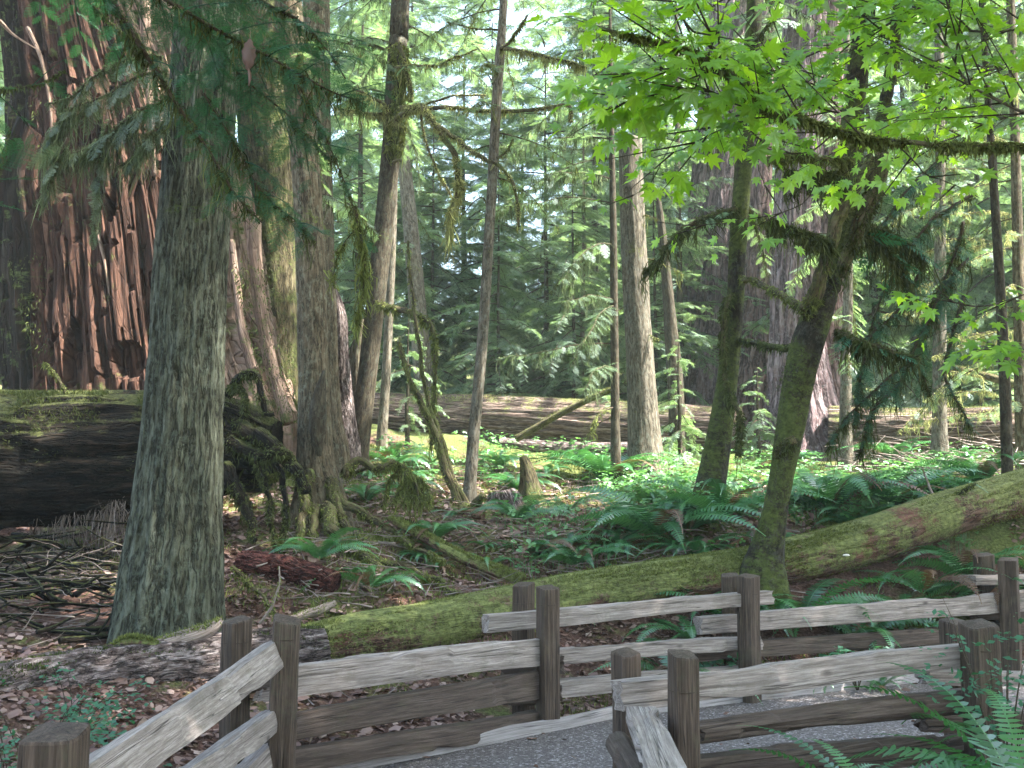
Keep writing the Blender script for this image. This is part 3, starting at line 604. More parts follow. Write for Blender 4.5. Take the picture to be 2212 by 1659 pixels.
# ================================================================== TREES
def ridges(amp, k=2.2, st=.8, s=0, flare=0., flare_s=0., lobes=5, coarse=0.):
    def f(TH, S, R):
        p = np.stack([np.cos(TH)*k, np.sin(TH)*k, S*st], -1)
        n = np.abs(2*fbm(p, 3, s)-1); o = -amp*(1-np.clip(n*3.2, 0, 1))+amp*.4
        p2 = np.stack([np.cos(TH)*1.1, np.sin(TH)*1.1, S*.6], -1); o = o+(fbm(p2, 3, s+9)-.5)*coarse
        if flare: o = o+flare*np.exp(-S/flare_s)*(.55+.75*np.abs(np.sin(TH*lobes/2+s))**1.5+.5*(vn(p2*1.7, s+3)-.5))
        return o
    return f
def polyline(path): return np.array([at(*q[:3]) for q in path])
def trunk_tree(name, label, cat, path, mat, seg=40, amp=.06, k=2.4, st=.9, flare=.5, fs=.35, lobes=5, coarse=.12, top=None, toph=20., n=None, group=None, sink=.25, seed=0, depthvar=False):
    """path = [(px,py,d,width_px)...] from base to top; goes on upwards to height toph when top is None"""
    P = polyline(path); R = np.array([pw(q[3], q[2])/2 for q in path])
    b = P[0].copy(); b[2] = min(g1(b[0], b[1]), b[2])-sink
    P = np.vstack([b, P]) if P[0][2]-b[2] > .05 else P; R = np.r_[R[0]*1.05, R] if len(P) > len(R) else R
    if toph and toph > P[-1][2]:
        d = unit(P[-1]-P[-2]); d = unit(d+np.array([0, 0, .7])); H = toph-P[-1][2]
        P = np.vstack([P, P[-1]+d*H*.45/d[2], P[-1]+d*H*.45/d[2]+np.array([0, 0, H*.55])]); R = np.r_[R, R[-1]*.8, R[-1]*.3]
    base = (P[0][0], P[0][1], g1(P[0][0], P[0][1]))
    t = thing(name, base, label, cat, group); mb = MB()
    L = np.linalg.norm(np.diff(P, axis=0), axis=1).sum(); n = n or int(min(260, max(24, L/.09)))
    PP, RR = tube(mb, P, R, seg, n=n, disp=ridges(amp, k, st, seed, flare, fs, lobes, coarse))
    mb.build('trunk', M[mat], t)
    return t, PP, RR
def limb(t, path, w0, w1, mat='bark_mossy', mossm='moss', fz=400, flen=.03, st=0, slen=.2, swid=.008, seg=7, fol=0, fl=.3, folmat='hemlock', name='branch', lod=1, wob=.02, sm=None):
    """one named limb of a tree, path in pixels+depth, w in pixels; with moss and foliage children"""
    P = polyline(path); d = np.mean([q[2] for q in path]); n = max(10, int(np.linalg.norm(np.diff(P, axis=0), axis=1).sum()/.045)); n = min(n, 90)
    R = np.linspace(pw(w0, d)/2, pw(w1, d)/2, len(P)); Q, RR = spline(P, R, n)
    Q = Q+(fbm(np.stack([np.arange(n)*.35, np.full(n, w0*1.3+path[0][0]), np.zeros(n)], -1)[:, None]+np.array([[0, 0, 0], [9, 0, 0], [0, 9, 0]])[None], 2)-.5)*wob*2
    mb = MB(); tube(mb, Q, RR, seg, spl=False, disp=lambda TH, S, R: (fbm(np.stack([np.cos(TH), np.sin(TH), S*9], -1), 3)-.5)*.6)
    o = mb.build(name, M[mat], t)
    if fz or st:
        mm = MB()
        if fz: fuzz(mm, Q, RR, fz, flen, .005)
        if st: strands(mm, Q, st, slen, swid, R=float(RR.mean()))
        mm.build('moss', M[sm or mossm], o, smooth=False)
    if fol:
        fb = MB(); dress(fb, Q, lod, fol, fl, .5); fb.build('foliage', M[folmat], o, smooth=False)
    return Q, RR, o
# ------------------------------------------------------------------ the named trees
# A: big grey-green trunk in the left foreground
tA, PA, RA = trunk_tree('hemlock_tree', 'thick grey-green lichen covered trunk standing in the left foreground behind the bark log', 'tree',
    [(362,1375,8.1,222),(366,1300,8.1,214),(376,1180,8.1,200),(386,1050,8.1,182),(396,900,8.1,168),(404,750,8.1,160),(410,600,8.1,157),(424,400,8.1,152),(436,200,8.1,146),(450,0,8.1,138)],
    'bark_grey', seg=140, amp=.07, k=6, st=1.3, flare=.16, fs=.35, n=300, coarse=.10, toph=24, seed=3)
# C: moss-speckled big trunk behind
tC, _, _ = trunk_tree('cedar_tree', 'broad yellow-green moss speckled trunk between the red rotten trunk and the two-toned trunk', 'tree',
    [(612,960,15,130),(606,860,15,105),(600,700,15,98),(590,500,15,110),(578,300,15,122),(562,0,15,130)], 'bark_mossy', seg=72, amp=.05, k=3.5, flare=.3, n=150, toph=26, seed=5)
# D: two-toned trunk
tD, PD, RD = trunk_tree('hemlock_tree', 'two-toned trunk with a dark hollow scar, on mossy roots at the top of the slope', 'tree',
    [(694,1120,10.8,120),(690,1060,10.8,98),(682,1000,10.8,80),(679,900,10.8,70),(676,760,10.8,66),(672,600,10.8,64),(664,420,10.8,62),(655,300,10.8,62),(640,150,10.8,62),(622,0,10.8,60)],
    'bark_tan', seg=72, amp=.06, k=3.2, flare=.45, fs=.3, n=200, coarse=.1, toph=24, seed=8)
tD2, _, _ = trunk_tree('hemlock_tree', 'mossy tan trunk close behind the two-toned trunk, its edge showing on the right', 'tree',
    [(728,975,13.5,50),(715,900,13.5,46),(705,700,13.5,46),(698,500,13.5,48),(690,300,13.5,52),(682,0,13.5,60)], 'bark_tan', seg=48, amp=.06, flare=.4, n=150, toph=24, seed=9)
# E: dark leaning trunk with mossy arms
tE, PE, RE = trunk_tree('hemlock_tree', 'dark leaning trunk with yellow-green mossy arms branching out near its top', 'tree',
    [(768,1020,14,56),(772,990,14,46),(783,900,14,42),(795,800,14,41),(808,680,14,41),(822,550,14,42),(836,420,14,42),(847,300,14,42),(852,200,14,42),(860,80,14,42),(865,0,14,42)],
    'bark_dark', seg=40, amp=.04, flare=.4, fs=.3, n=160, toph=22, seed=11, coarse=.08)
tE2, _, _ = trunk_tree('young_tree', 'thin pale lilac-grey trunk just right of the dark leaning trunk', 'tree',
    [(826,935,16.5,22),(832,850,16.5,20),(842,650,16.5,19),(848,500,16.5,18),(852,350,16.5,17)], 'bark_pale', seg=20, amp=.02, flare=.3, n=90, toph=16, seed=12)
tF, PF, _ = trunk_tree('hemlock_tree', 'pinkish tan trunk tilting left, behind the thin pale trunk, half way to the slender tree', 'tree',
    [(922,880,21,50),(918,840,21,44),(905,700,21,38),(897,600,21,36),(888,500,21,34),(878,400,21,31),(868,290,21,27),(862,150,21,22)], 'bark_pale', seg=32, amp=.02, flare=.25, n=110, toph=19, seed=13)
tG, PG, RG = trunk_tree('young_tree', 'slender pale smooth trunk standing alone left of the picture centre', 'tree',
    [(1014,1085,13,34),(1016,1040,13,27),(1024,930,13,26),(1035,820,13,25),(1046,680,13,23),(1054,550,13,22),(1063,400,13,22),(1071,250,13,22),(1080,120,13,22),(1088,0,13,18)],
    'bark_pale', seg=28, amp=.02, k=1.5, st=2, flare=.25, fs=.25, n=150, coarse=.14, toph=14, seed=14)
tH, PH, _ = trunk_tree('young_tree', 'thin straight dark trunk close beside the broken-topped snag', 'tree',
    [(1330,975,14.6,22),(1329,900,14.6,19),(1327,700,14.6,18),(1325,500,14.6,16),(1322,340,14.6,13),(1320,200,14.6,10)], 'bark_dark', seg=18, amp=.02, flare=.2, n=90, toph=9.5, seed=15)
tI, PI_, RI = trunk_tree('snag', 'grey and tan dead standing trunk with a flat broken top, no crown', 'dead tree',
    [(1398,1030,15,92),(1394,980,15,76),(1388,880,15,66),(1380,740,15,60),(1372,600,15,57),(1366,460,15,54),(1362,340,15,52),(1362,300,15,50)], 'bark_pale', seg=56, amp=.05, k=3, flare=.35, fs=.35, n=130, toph=0, seed=16)
tJ, _, _ = trunk_tree('snag', 'charred black thin dead trunk with broken stubs, between the snag and the furrowed fir', 'dead tree',
    [(1462,960,17,34),(1460,850,17,33),(1452,740,17,31),(1442,620,17,23),(1430,500,17,18),(1421,425,17,12)], 'bark_dark', seg=22, amp=.1, flare=.2, n=90, toph=0, seed=17, coarse=.3)
tJ2, PJ2, _ = trunk_tree('young_tree', 'thin dark reddish trunk just right of the charred thin snag', 'tree',
    [(1474,850,22,15),(1470,730,22,14),(1467,550,22,13),(1464,370,22,12),(1462,150,22,10)], 'bark_dark', seg=14, amp=.02, flare=.2, n=60, toph=14, seed=18)
tK, PK, _ = trunk_tree('fir_tree', 'huge furrowed grey and reddish fir trunk behind, left of the dark leaning thin tree', 'tree',
    [(1520,880,25,130),(1524,760,25,112),(1530,600,25,103),(1538,450,25,98),(1548,300,25,92),(1562,150,25,88),(1575,0,25,84)], 'bark_fir_purple', seg=120, amp=.12, k=5, st=.9, flare=.25, fs=1., n=170, coarse=.06, toph=32, seed=19)
tL, _, _ = trunk_tree('fir_tree', 'reddish-pink furrowed fir trunk directly behind the dark thin leaning tree', 'tree',
    [(1630,880,24,96),(1632,760,24,78),(1633,600,24,70),(1634,450,24,64),(1640,300,24,58),(1646,150,24,52),(1650,0,24,48)], 'bark_fir', seg=90, amp=.12, k=4, st=.9, flare=.25, fs=1., n=150, coarse=.06, toph=30, seed=20)
tMm, PMm, _ = trunk_tree('fir_tree', 'massive purple-brown furrowed fir trunk with a broad flared base behind the mossy maple', 'tree',
    [(1742,1000,19.5,215),(1735,940,19.5,175),(1728,850,19.5,140),(1722,740,19.5,115),(1718,600,19.5,102),(1722,430,19.5,98),(1730,250,19.5,96),(1738,0,19.5,94)], 'bark_fir_purple', seg=130, amp=.12, k=5.5, st=.9, flare=.22, fs=.7, n=190, coarse=.08, toph=30, seed=21)
tM2, _, _ = trunk_tree('fir_tree', 'pinkish furrowed trunk showing just right of the mossy maple, fused beside the massive fir base', 'tree',
    [(1812,990,20.3,100),(1806,920,20.3,84),(1800,800,20.3,66),(1796,650,20.3,56),(1797,400,20.3,50),(1800,0,20.3,44)], 'bark_fir', seg=80, amp=.12, k=4, flare=.2, fs=.6, n=120, toph=26, seed=22)
tN, PN, RN = trunk_tree('young_tree', 'dark thin mossy trunk leaning right, standing in front of the reddish firs', 'tree',
    [(1524,1110,12,74),(1532,1060,12,66),(1547,980,12,58),(1563,880,12,50),(1576,780,12,43),(1588,650,12,38),(1594,520,12,38),(1604,380,12,38),(1614,250,12,38),(1622,120,12,36),(1630,0,12,34)],
    'bark_maple', seg=36, amp=.04, flare=.2, fs=.3, n=180, toph=16, seed=23)
# O: leaning mossy maple on the nurse log
tO, PO, RO = trunk_tree('maple_tree', 'leaning dark maple trunk covered in green moss, rooted on the long diagonal log', 'tree',
    [(1648,1240,9.8,92),(1656,1195,9.8,74),(1674,1110,9.8,53),(1690,1020,9.8,51),(1706,930,9.8,60),(1722,840,9.8,67),(1740,760,9.8,72),(1765,680,9.8,69),(1795,580,9.8,58),(1825,470,9.8,51),(1838,360,9.8,51),(1842,240,9.8,49),(1856,120,9.8,48),(1868,0,9.8,46)],
    'bark_maple', seg=64, amp=.05, k=2.5, flare=.35, fs=.25, n=230, toph=15, seed=24, coarse=.22)
tP, PP_, _ = trunk_tree('young_tree', 'tan trunk with stubby dead branches standing by the right end of the far log', 'tree',
    [(2032,1000,16.5,38),(2030,940,16.5,32),(2029,840,16.5,29),(2030,700,16.5,27),(2031,560,16.5,24),(2031,440,16.5,22),(2030,200,16.5,20)], 'bark_pale', seg=26, amp=.03, flare=.35, n=90, toph=15, seed=25)
tQ, PQ, _ = trunk_tree('young_tree', 'thin brown trunk at the far right edge of the photo', 'tree',
    [(2213,1010,14.5,32),(2208,900,14.5,29),(2204,750,14.5,26),(2200,600,14.5,24),(2196,430,14.5,22),(2190,200,14.5,20)], 'bark_tan', seg=24, amp=.03, flare=.35, n=90, toph=15, seed=26)
tR, PR, _ = trunk_tree('young_tree', 'thin pale trunk seen between the mossy maple and the hanging dark foliage', 'tree',
    [(1828,1010,17.5,36),(1826,930,17.5,27),(1828,800,17.5,24),(1832,600,17.5,20)], 'bark_pale', seg=22, amp=.03, flare=.35, n=70, toph=14, seed=27)
tS, PS, _ = trunk_tree('young_tree', 'very thin trunk above the middle of the far fallen log', 'tree',
    [(1254,960,22,12),(1256,800,22,11),(1260,600,22,9)], 'bark_tan', seg=10, amp=.02, flare=.2, n=50, toph=10, seed=28)

# B: the giant rotten trunk
def giant():
    rows = [(1010,20,660),(900,24,628),(800,30,598),(700,26,574),(600,20,560),(520,16,545),(440,10,528),(430,24,526),(350,28,500),(250,24,455),(150,16,415),(50,6,385),(0,0,372)]
    d = 14.; P = []; R = []
    for y, x0, x1 in rows: P.append(at((x0+x1)/2, y, d)); R.append(pw(x1-x0, d)/2)
    P = np.array(P); R = np.array(R); d3 = P[-1]+np.array([-.05, 0, 2.5]); P = np.vstack([P, d3, d3+[-.1, 0, 3.]]); R = np.r_[R, R[-1]*.85, R[-1]*.6]
    P = np.vstack([P[0]-[0, 0, .9], P]); R = np.r_[R[0]*1.05, R]
    t = thing('giant_dead_tree', (P[0][0], P[0][1], g1(P[0][0], P[0][1])), 'giant rotten standing trunk of red cracked heartwood with charred bark on its left side', 'dead tree')
    mb = MB()
    def disp(TH, S, RR):
        # TH: 0 faces the camera (-Y)
        p = np.stack([np.cos(TH)*7, np.sin(TH)*7, S*.55], -1); o = -.05*(1-np.clip(np.abs(2*fbm(p, 3, 40)-1)*4, 0, 1))
        # columns of blocks at random depth
        cu = TH*21+2.6*vn(np.stack([TH*2, S*.25, S*0], -1), 41); ci = np.floor(cu)
        ro = S*.5+_h(ci.astype(int), ci.astype(int)*0, ci.astype(int)*0, 5)*5; ri = np.floor(ro)
        blk = _h(ci.astype(int), ri.astype(int), ci.astype(int)*0, 6)
        edge = np.minimum(cu-ci, 1-(cu-ci)); edge2 = np.minimum(ro-ri, 1-(ro-ri))
        o = o + (blk-.5)*.085 - .04*(edge < .08) - .03*(edge2 < .015)
        o = o + (fbm(np.stack([np.cos(TH)*1.6, np.sin(TH)*1.6, S*.35], -1), 4, 43)-.5)*.28
        fine = np.stack([np.cos(TH)*38, np.sin(TH)*38, S*1.1], -1); o = o + (fbm(fine, 3, 45)-.5)*.085
        return o
    # frames: theta measured from N (towards camera)
    seg, n = 420, 330
    V0 = len(mb.V); tube(mb, P, R, seg, n=n, disp=disp, capa=False, capb=True)
    V = mb.V[-1]; tc = mb.tc[-1]
    # cavities: hollows pushed into the trunk at three places
    cav = np.zeros(len(V))
    for (px, py, rx, ry, dep) in ((208,142,26,38,.55),(214,430,10,45,.35),(268,778,34,42,.18),(150,760,18,70,.15),(300,240,10,60,.18),(95,250,12,120,.2),(330,330,8,70,.12)):
        c = at(px, py, d-1.5)
        for it in range(1):
            # screen-plane distance in metres at the surface
            u = (V[:, 0]/V[:, 1])*FPX; c_u = (px-1106)*1.0
            zz = (V[:, 2]-CAMZ)/V[:, 1]; cz = (c[2]-CAMZ)/c[1]
            q = np.sqrt(((u-c_u)/rx)**2+(((zz-cz)*FPX)/ry)**2)+(fbm(V*3, 2, 50)-.5)*.5
            front = V[:, 1] < d
            m = np.clip((1.05-q)/.22, 0, 1)*front
            V[:, 1] += m*dep; cav = np.maximum(cav, m)
    # bark type round the trunk: var 0 charred bark, .5 heartwood, 1 pale outer wood
    ux = (V[:, 0]-np.interp(V[:, 2], P[:, 2], P[:, 0]))/np.interp(V[:, 2], P[:, 2], R)
    hz = V[:, 2]
    var = np.interp(ux, [-1.1, -.52, -.34, .5, .72, 1.1], [0, .1, .5, .52, .9, 1.])+ (fbm(V*1.3, 3, 60)-.5)*.2
    mb.va[-1] = np.clip(var, 0, 1)
    mb.build('trunk', M['rot'], t, smooth=False)
    # loose slabs of pale wood and dead spikes standing off the surface
    for (path, w0, w1) in (([(312,-5,12.3),(318,120,12.3),(326,250,12.3),(334,380,12.3)],26,8),([(60,60,12.4),(90,130,12.3),(110,240,12.3),(118,380,12.3)],10,5),([(500,520,12.8),(512,620,12.7),(525,720,12.6),(548,800,12.5)],16,22),
                           ([(548,470,13),(552,560,13.0),(566,680,13),(590,800,12.9),(622,915,12.8)],34,26),([(205,480,12.4),(225,560,12.3),(240,660,12.3)],9,5),([(0,45,11.8),(30,75,11.8),(78,105,11.8)],9,3)):
        Pp = polyline(path); m2 = MB(); dd = path[0][2]
        tube(m2, Pp, np.linspace(pw(w0, dd)/2, pw(w1, dd)/2, len(Pp)), 14, n=50, disp=lambda TH, S, R: (fbm(np.stack([np.cos(TH)*2.5, np.sin(TH)*2.5, S*2], -1), 3, 4)-.5)*.9, var=.9)
        m2.build('wood_slab', M['rot'], t)
    mm = MB()
    for (x0, y0, x1, y1, nn) in ((60,560,130,840,900),(100,150,150,500,300),(540,560,600,800,700),(570,800,630,930,500)):
        q = [at(x0+(x1-x0)*f, y0+(y1-y0)*f, 12.5) for f in (0, .5, 1)]; fuzz(mm, q, .25, nn, .04, .006, .7)
    mm.build('moss', M['moss_dark'], t, smooth=False)
giant()

# ---- limbs of the mossy leaning trunk E
h = dict(mat='bark_mossy', mossm='moss_yel')
limb(tE, [(850,262,13.7),(870,244,13.4),(900,232,13.2),(918,236,13.1),(938,268,13),(956,292,13),(984,340,13),(990,388,13),(998,412,13)], 16, 11, fz=2600, flen=.04, st=160, slen=.22, **h)
limb(tE, [(990,385,13),(988,420,13),(975,450,12.9),(968,500,12.9)], 16, 4, fz=1000, flen=.08, st=420, slen=.5, **h)
limb(tE, [(940,268,13),(975,292,13),(1010,318,12.8),(1050,345,12.5),(1086,362,12.4),(1112,410,12.4),(1121,488,12.4)], 12, 6, fz=1700, flen=.03, st=90, slen=.2, **h)
limb(tE, [(866,232,13.6),(960,232,13.3),(1020,238,13.2),(1080,240,13.1),(1150,236,13),(1226,230,13),(1232,262,13)], 10, 8, fz=1600, flen=.03, st=110, slen=.2, **h)
limb(tE, [(870,236,13.6),(920,225,13.6),(985,205,13.5),(1050,206,13.5)], 6, 4, fz=400, st=50, slen=.1, **h)
limb(tE, [(905,232,13.3),(922,310,13.3),(950,380,13.3),(980,430,13.3)], 6, 4, fz=500, st=60, slen=.15, **h)
limb(tE, [(848,150,13.8),(880,142,13.6),(930,142,13.5),(1000,118,13.4),(1030,105,13.4)], 9, 3, fz=600, flen=.03, st=120, slen=.25, fol=7, fl=.35, **h)
limb(tE, [(862,90,13.8),(880,160,13.7),(890,220,13.7)], 9, 8, fz=700, st=60, **h)
limb(tE, [(848,255,13.8),(822,245,13.7),(790,246,13.6),(755,240,13.6),(720,232,13.6)], 9, 4, fz=700, flen=.04, st=260, slen=.3, **h)
limb(tE, [(845,248,13.8),(825,225,13.6),(798,206,13.5),(760,190,13.5)], 10, 4, fz=500, flen=.04, st=160, slen=.3, **h)
limb(tE, [(830,105,13.8),(780,95,13.7),(730,112,13.6),(700,120,13.6)], 7, 4, fz=400, mat='bark_mossy', mossm='moss')
limb(tE, [(815,655,13.8),(850,664,13.5),(900,680,13.2),(930,700,13.1),(940,750,13.1),(936,870,13.1),(932,960,13.1)], 14, 8, fz=1800, flen=.05, st=220, slen=.25, mat='bark_mossy', mossm='moss')
limb(tE, [(850,350,13.7),(862,344,13.5),(866,348,13.5)], 8, 6, fz=20)
# trunk moss sleeve of E between y 60 and 330
mm = MB(); q = [at(862, 100, 13.9), at(868, 180, 13.8), at(860, 260, 13.8), at(850, 330, 13.8)]; fuzz(mm, q, .12, 2200, .06, .01, .6); strands(mm, q, 300, .35, .012, R=.12); mm.build('moss', M['moss'], tE, smooth=False)
# ---- limbs of the slender tree G
limb(tG, [(1084,102,12.9),(1130,110,12.7),(1180,124,12.5),(1230,134,12.4),(1268,148,12.4)], 10, 6, fz=900, flen=.04, st=420, slen=.22, mossm='moss_yel')
limb(tG, [(1082,105,12.9),(1100,90,12.8),(1122,62,12.7),(1140,30,12.7)], 9, 5, fz=500, flen=.03, mossm='moss')
limb(tG, [(1080,66,13),(1050,62,13),(1015,60,13),(965,46,13)], 5, 3, fz=200, mossm='moss')
limb(tG, [(1060,470,13),(1040,425,13.1),(1010,450,13.3),(990,470,13.3)], 4, 2, fz=60, mossm='moss')
limb(tG, [(1063,345,13),(1090,330,12.9),(1110,300,12.8)], 5, 3, fz=120, mossm='moss')
# ---- vine saplings at the centre
tV = thing('maple_sapling', at(1000,1115,12.4), 'many-stemmed mossy vine maple sapling in the centre foreground with stems leaning left', 'small tree')
limb(tV, [(1000,1130,12.4),(985,1075,12.4),(960,1005,12.4),(938,930,12.4),(905,860,12.4),(878,800,12.4),(862,740,12.5)], 24, 9, name='stem', fz=900, flen=.03, st=60, mat='bark_mossy')
limb(tV, [(1008,1130,12.4),(1005,1085,12.4),(975,1020,12.5),(955,950,12.5),(925,870,12.6),(905,740,12.6),(888,620,12.7),(880,520,12.8)], 16, 6, name='stem', fz=700, flen=.03, st=40, mat='bark_mossy')
limb(tV, [(1015,1120,12.3),(1030,1085,12.3),(1045,1072,12.2)], 26, 14, name='stem', fz=700, flen=.03)
limb(tV, [(1000,1105,12.3),(1030,1120,12),(1058,1155,11.8),(1080,1200,11.6)], 14, 8, name='root', fz=600, flen=.03)
limb(tV, [(1005,1095,12.3),(990,1130,12),(985,1150,11.8)], 34, 40, name='root', fz=900, flen=.04)
# ---- N: hanging moss limb and left arm
limb(tN, [(1584,640,11.9),(1568,660,11.7),(1563,740,11.6),(1566,810,11.6),(1580,860,11.5),(1598,905,11.4),(1596,985,11.4)], 14, 12, fz=2200, flen=.05, st=240, slen=.3, mat='bark_mossy', mossm='moss_dark')
limb(tN, [(1590,450,11.9),(1540,466,11.8),(1495,485,11.7),(1450,520,11.6),(1420,560,11.6),(1388,592,11.6)], 14, 5, fz=1300, flen=.05, st=500, slen=.4, fol=4, fl=.35, mat='bark_mossy', mossm='moss_dark')
limb(tN, [(1600,600,11.9),(1640,612,11.4),(1690,640,10.8),(1742,668,10.2)], 13, 16, fz=1200, flen=.03, mat='bark_mossy', mossm='moss')
limb(tN, [(1600,735,11.9),(1640,742,11.2),(1690,752,10.5),(1725,745,10.)], 11, 16, fz=1000, flen=.03, mat='bark_maple', mossm='moss_dark')
limb(tN, [(1598,440,12),(1630,460,12),(1670,490,11.8),(1700,520,11.7)], 8, 4, fz=500, flen=.05, st=300, slen=.3, mossm='moss')
# ---- O: arms of the mossy maple
limb(tO, [(1738,672,9.7),(1760,640,9.5),(1775,600,9.4),(1786,560,9.35),(1806,480,9.3),(1840,410,9.3),(1880,355,9.3),(1905,325,9.3)], 32, 30, name='branch', fz=4200, flen=.035, st=160, slen=.14, seg=14, mat='bark_mossy', mossm='moss')
limb(tO, [(1905,325,9.3),(1900,290,9.3),(1915,220,9.4),(1930,120,9.5),(1938,0,9.6),(1945,-80,9.7)], 34, 18, name='branch', fz=1200, flen=.03, seg=12, mat='bark_maple', mossm='moss_dark')
limb(tO, [(1900,340,9.3),(1890,400,9.3),(1860,470,9.35),(1835,540,9.5),(1815,600,9.6)], 40, 26, name='branch', fz=2200, flen=.04, st=260, slen=.25, seg=12, mat='bark_mossy', mossm='moss_dark')
limb(tO, [(1796,522,9.3),(1770,515,9.2),(1730,498,9.1),(1690,488,9.1),(1660,470,9.1)], 14, 8, fz=1500, flen=.04, st=900, slen=.30, mat='bark_mossy', mossm='moss_dark')
limb(tO, [(1850,352,9.3),(1810,342,9.2),(1770,342,9.1),(1720,338,9.1),(1655,344,9.1)], 16, 8, fz=1600, flen=.04, st=500, slen=.2, mat='bark_mossy', mossm='moss')
limb(tO, [(1830,372,9.3),(1790,372,9.2),(1745,376,9.1),(1700,370,9.1)], 9, 5, fz=900, flen=.05, st=700, slen=.32, mat='bark_mossy', mossm='moss_dark')
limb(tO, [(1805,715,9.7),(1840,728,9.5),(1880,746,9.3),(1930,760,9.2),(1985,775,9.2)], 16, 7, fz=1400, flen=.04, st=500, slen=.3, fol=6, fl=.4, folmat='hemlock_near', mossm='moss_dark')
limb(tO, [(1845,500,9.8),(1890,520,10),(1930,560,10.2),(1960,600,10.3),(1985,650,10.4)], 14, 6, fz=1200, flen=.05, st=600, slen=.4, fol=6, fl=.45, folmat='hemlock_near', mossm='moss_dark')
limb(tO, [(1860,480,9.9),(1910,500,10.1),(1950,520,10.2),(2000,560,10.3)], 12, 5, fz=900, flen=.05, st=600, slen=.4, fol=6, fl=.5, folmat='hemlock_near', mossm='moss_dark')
limb(tO, [(1680,985,9.6),(1695,960,9.5),(1712,952,9.4)], 20, 22, name='stub', fz=500, flen=.03, mossm='moss_dark')
mm = MB()
for a, b, nn in (((1800,565),(1850,440),1500),((1740,700),(1790,600),1300),((1700,860),(1735,760),700)):
    q = [at(*a, 9.75), at(*b, 9.75)]; fuzz(mm, q, .13, nn, .022, .005, .5)
mm.build('moss', M['moss_dark'], tO, smooth=False)

# ---- roots of D, pouring down the slope
for path, w0, w1 in (([(665,1020,10.5),(660,1080,10.3),(652,1160,10.),(640,1220,9.8)],26,10),([(715,1040,10.6),(735,1100,10.4),(752,1170,10.1),(760,1250,9.7)],26,10),([(720,1060,10.6),(745,1090,10.5),(800,1120,10.4),(860,1150,10.3)],28,12),
                     ([(700,1090,10.4),(730,1160,10.),(775,1190,9.8),(830,1235,9.5)],30,14),([(680,1100,10.4),(672,1150,10.1),(690,1200,9.8),(720,1240,9.6)],24,10),([(735,1035,10.7),(770,1000,10.8),(820,1010,10.8),(850,1000,10.9)],20,14),([(640,1010,10.6),(600,1030,10.5),(560,1020,10.4)],16,8),
                     ([(770,1190,9.8),(850,1215,9.6),(930,1250,9.4),(990,1280,9.2)],16,8),([(850,1150,10.3),(900,1180,10.),(960,1210,9.8)],14,6)):
    limb(tD, path, w0, w1, name='root', fz=1500, flen=.028, st=60, slen=.12, swid=.004, seg=10, mat='bark_mossy', mossm='moss', wob=.05)
# hollow scar in D: dark lens sunk into a raised callus ring
mb = MB(); tube(mb, [at(700,800,10.45), at(690,860,10.43), at(686,930,10.42), at(690,985,10.42)], [.015, .075, .085, .02], 14, n=30, disp=ridges(.2, 2, 4)); mb.build('hollow_scar', M['bark_dark'], tD)

# ================================================================== FALLEN LOGS
def log(name, label, path, mat, seg=72, amp=.06, k=4, st=.8, coarse=.12, n=140, cat='fallen log', seed=0, lobes=5, flare=0, fz=0, flen=.03, fm='moss', st_n=0, moss_up=.7, bark=0):
    P = polyline(path); R = np.array([pw(q[3], q[2])/2 for q in path]); t = thing(name, P[len(P)//2]-[0, 0, R.mean()], label, cat)
    mb = MB(); PP, RR = tube(mb, P, R, seg, n=n, disp=ridges(amp, k, st, seed, flare, .4, lobes, coarse)); mb.build('trunk', M[mat], t)
    if fz:
        mm = MB(); nn = fz; L = np.r_[0, np.cumsum(np.linalg.norm(np.diff(PP, axis=0), axis=1))]; s = rng.uniform(0, L[-1], nn)
        Q = np.stack([np.interp(s, L, PP[:, j]) for j in range(3)], -1); rr = np.interp(s, L, RR); T = unit(PP[-1]-PP[0]); S = unit(np.cross(T, [0, 0, 1.])); U = np.cross(S, T)
        a = rng.normal(0, moss_up, nn); D = S*np.sin(a)[:, None]+U*np.cos(a)[:, None]
        dens = fbm(Q*1.8+D, 3, 77); m = dens > .42; Q, rr, D = Q[m], rr[m], D[m]; q = Q+D*rr[:, None]*1.0; nn = len(q)
        E = unit(D+rng.normal(0, .5, (nn, 3))); ln = flen*rng.uniform(.4, 1.3, nn); W = unit(np.cross(E, rng.normal(0, 1, (nn, 3))))*.006
        V = np.stack([q-W-E*.01, q+W-E*.01, q+E*ln[:, None]], 1).reshape(-1, 3); i = np.arange(nn)[:, None]*3
        mm.add(V, tri=i+np.array([[0, 1, 2]]), var=np.repeat(np.clip(rng.normal(.5, .2, nn), 0, 1), 3)); mm.build('moss', M[fm], t, smooth=False)
        if st_n:
            m3 = MB(); strands(m3, PP-[0, 0, .0], st_n, .3, .012, R=RR.mean()); 
    return t, PP, RR
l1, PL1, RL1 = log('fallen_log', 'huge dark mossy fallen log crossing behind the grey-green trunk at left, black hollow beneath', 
    [(-420,1000,9.8,310),(-150,995,10,300),(60,995,10.2,292),(300,985,10.4,276),(470,965,10.6,220),(590,985,10.6,150)], 'log_dark', seg=110, amp=.10, k=4.5, n=240, coarse=.22, seed=31, fz=26000, flen=.045, fm='moss_dark')
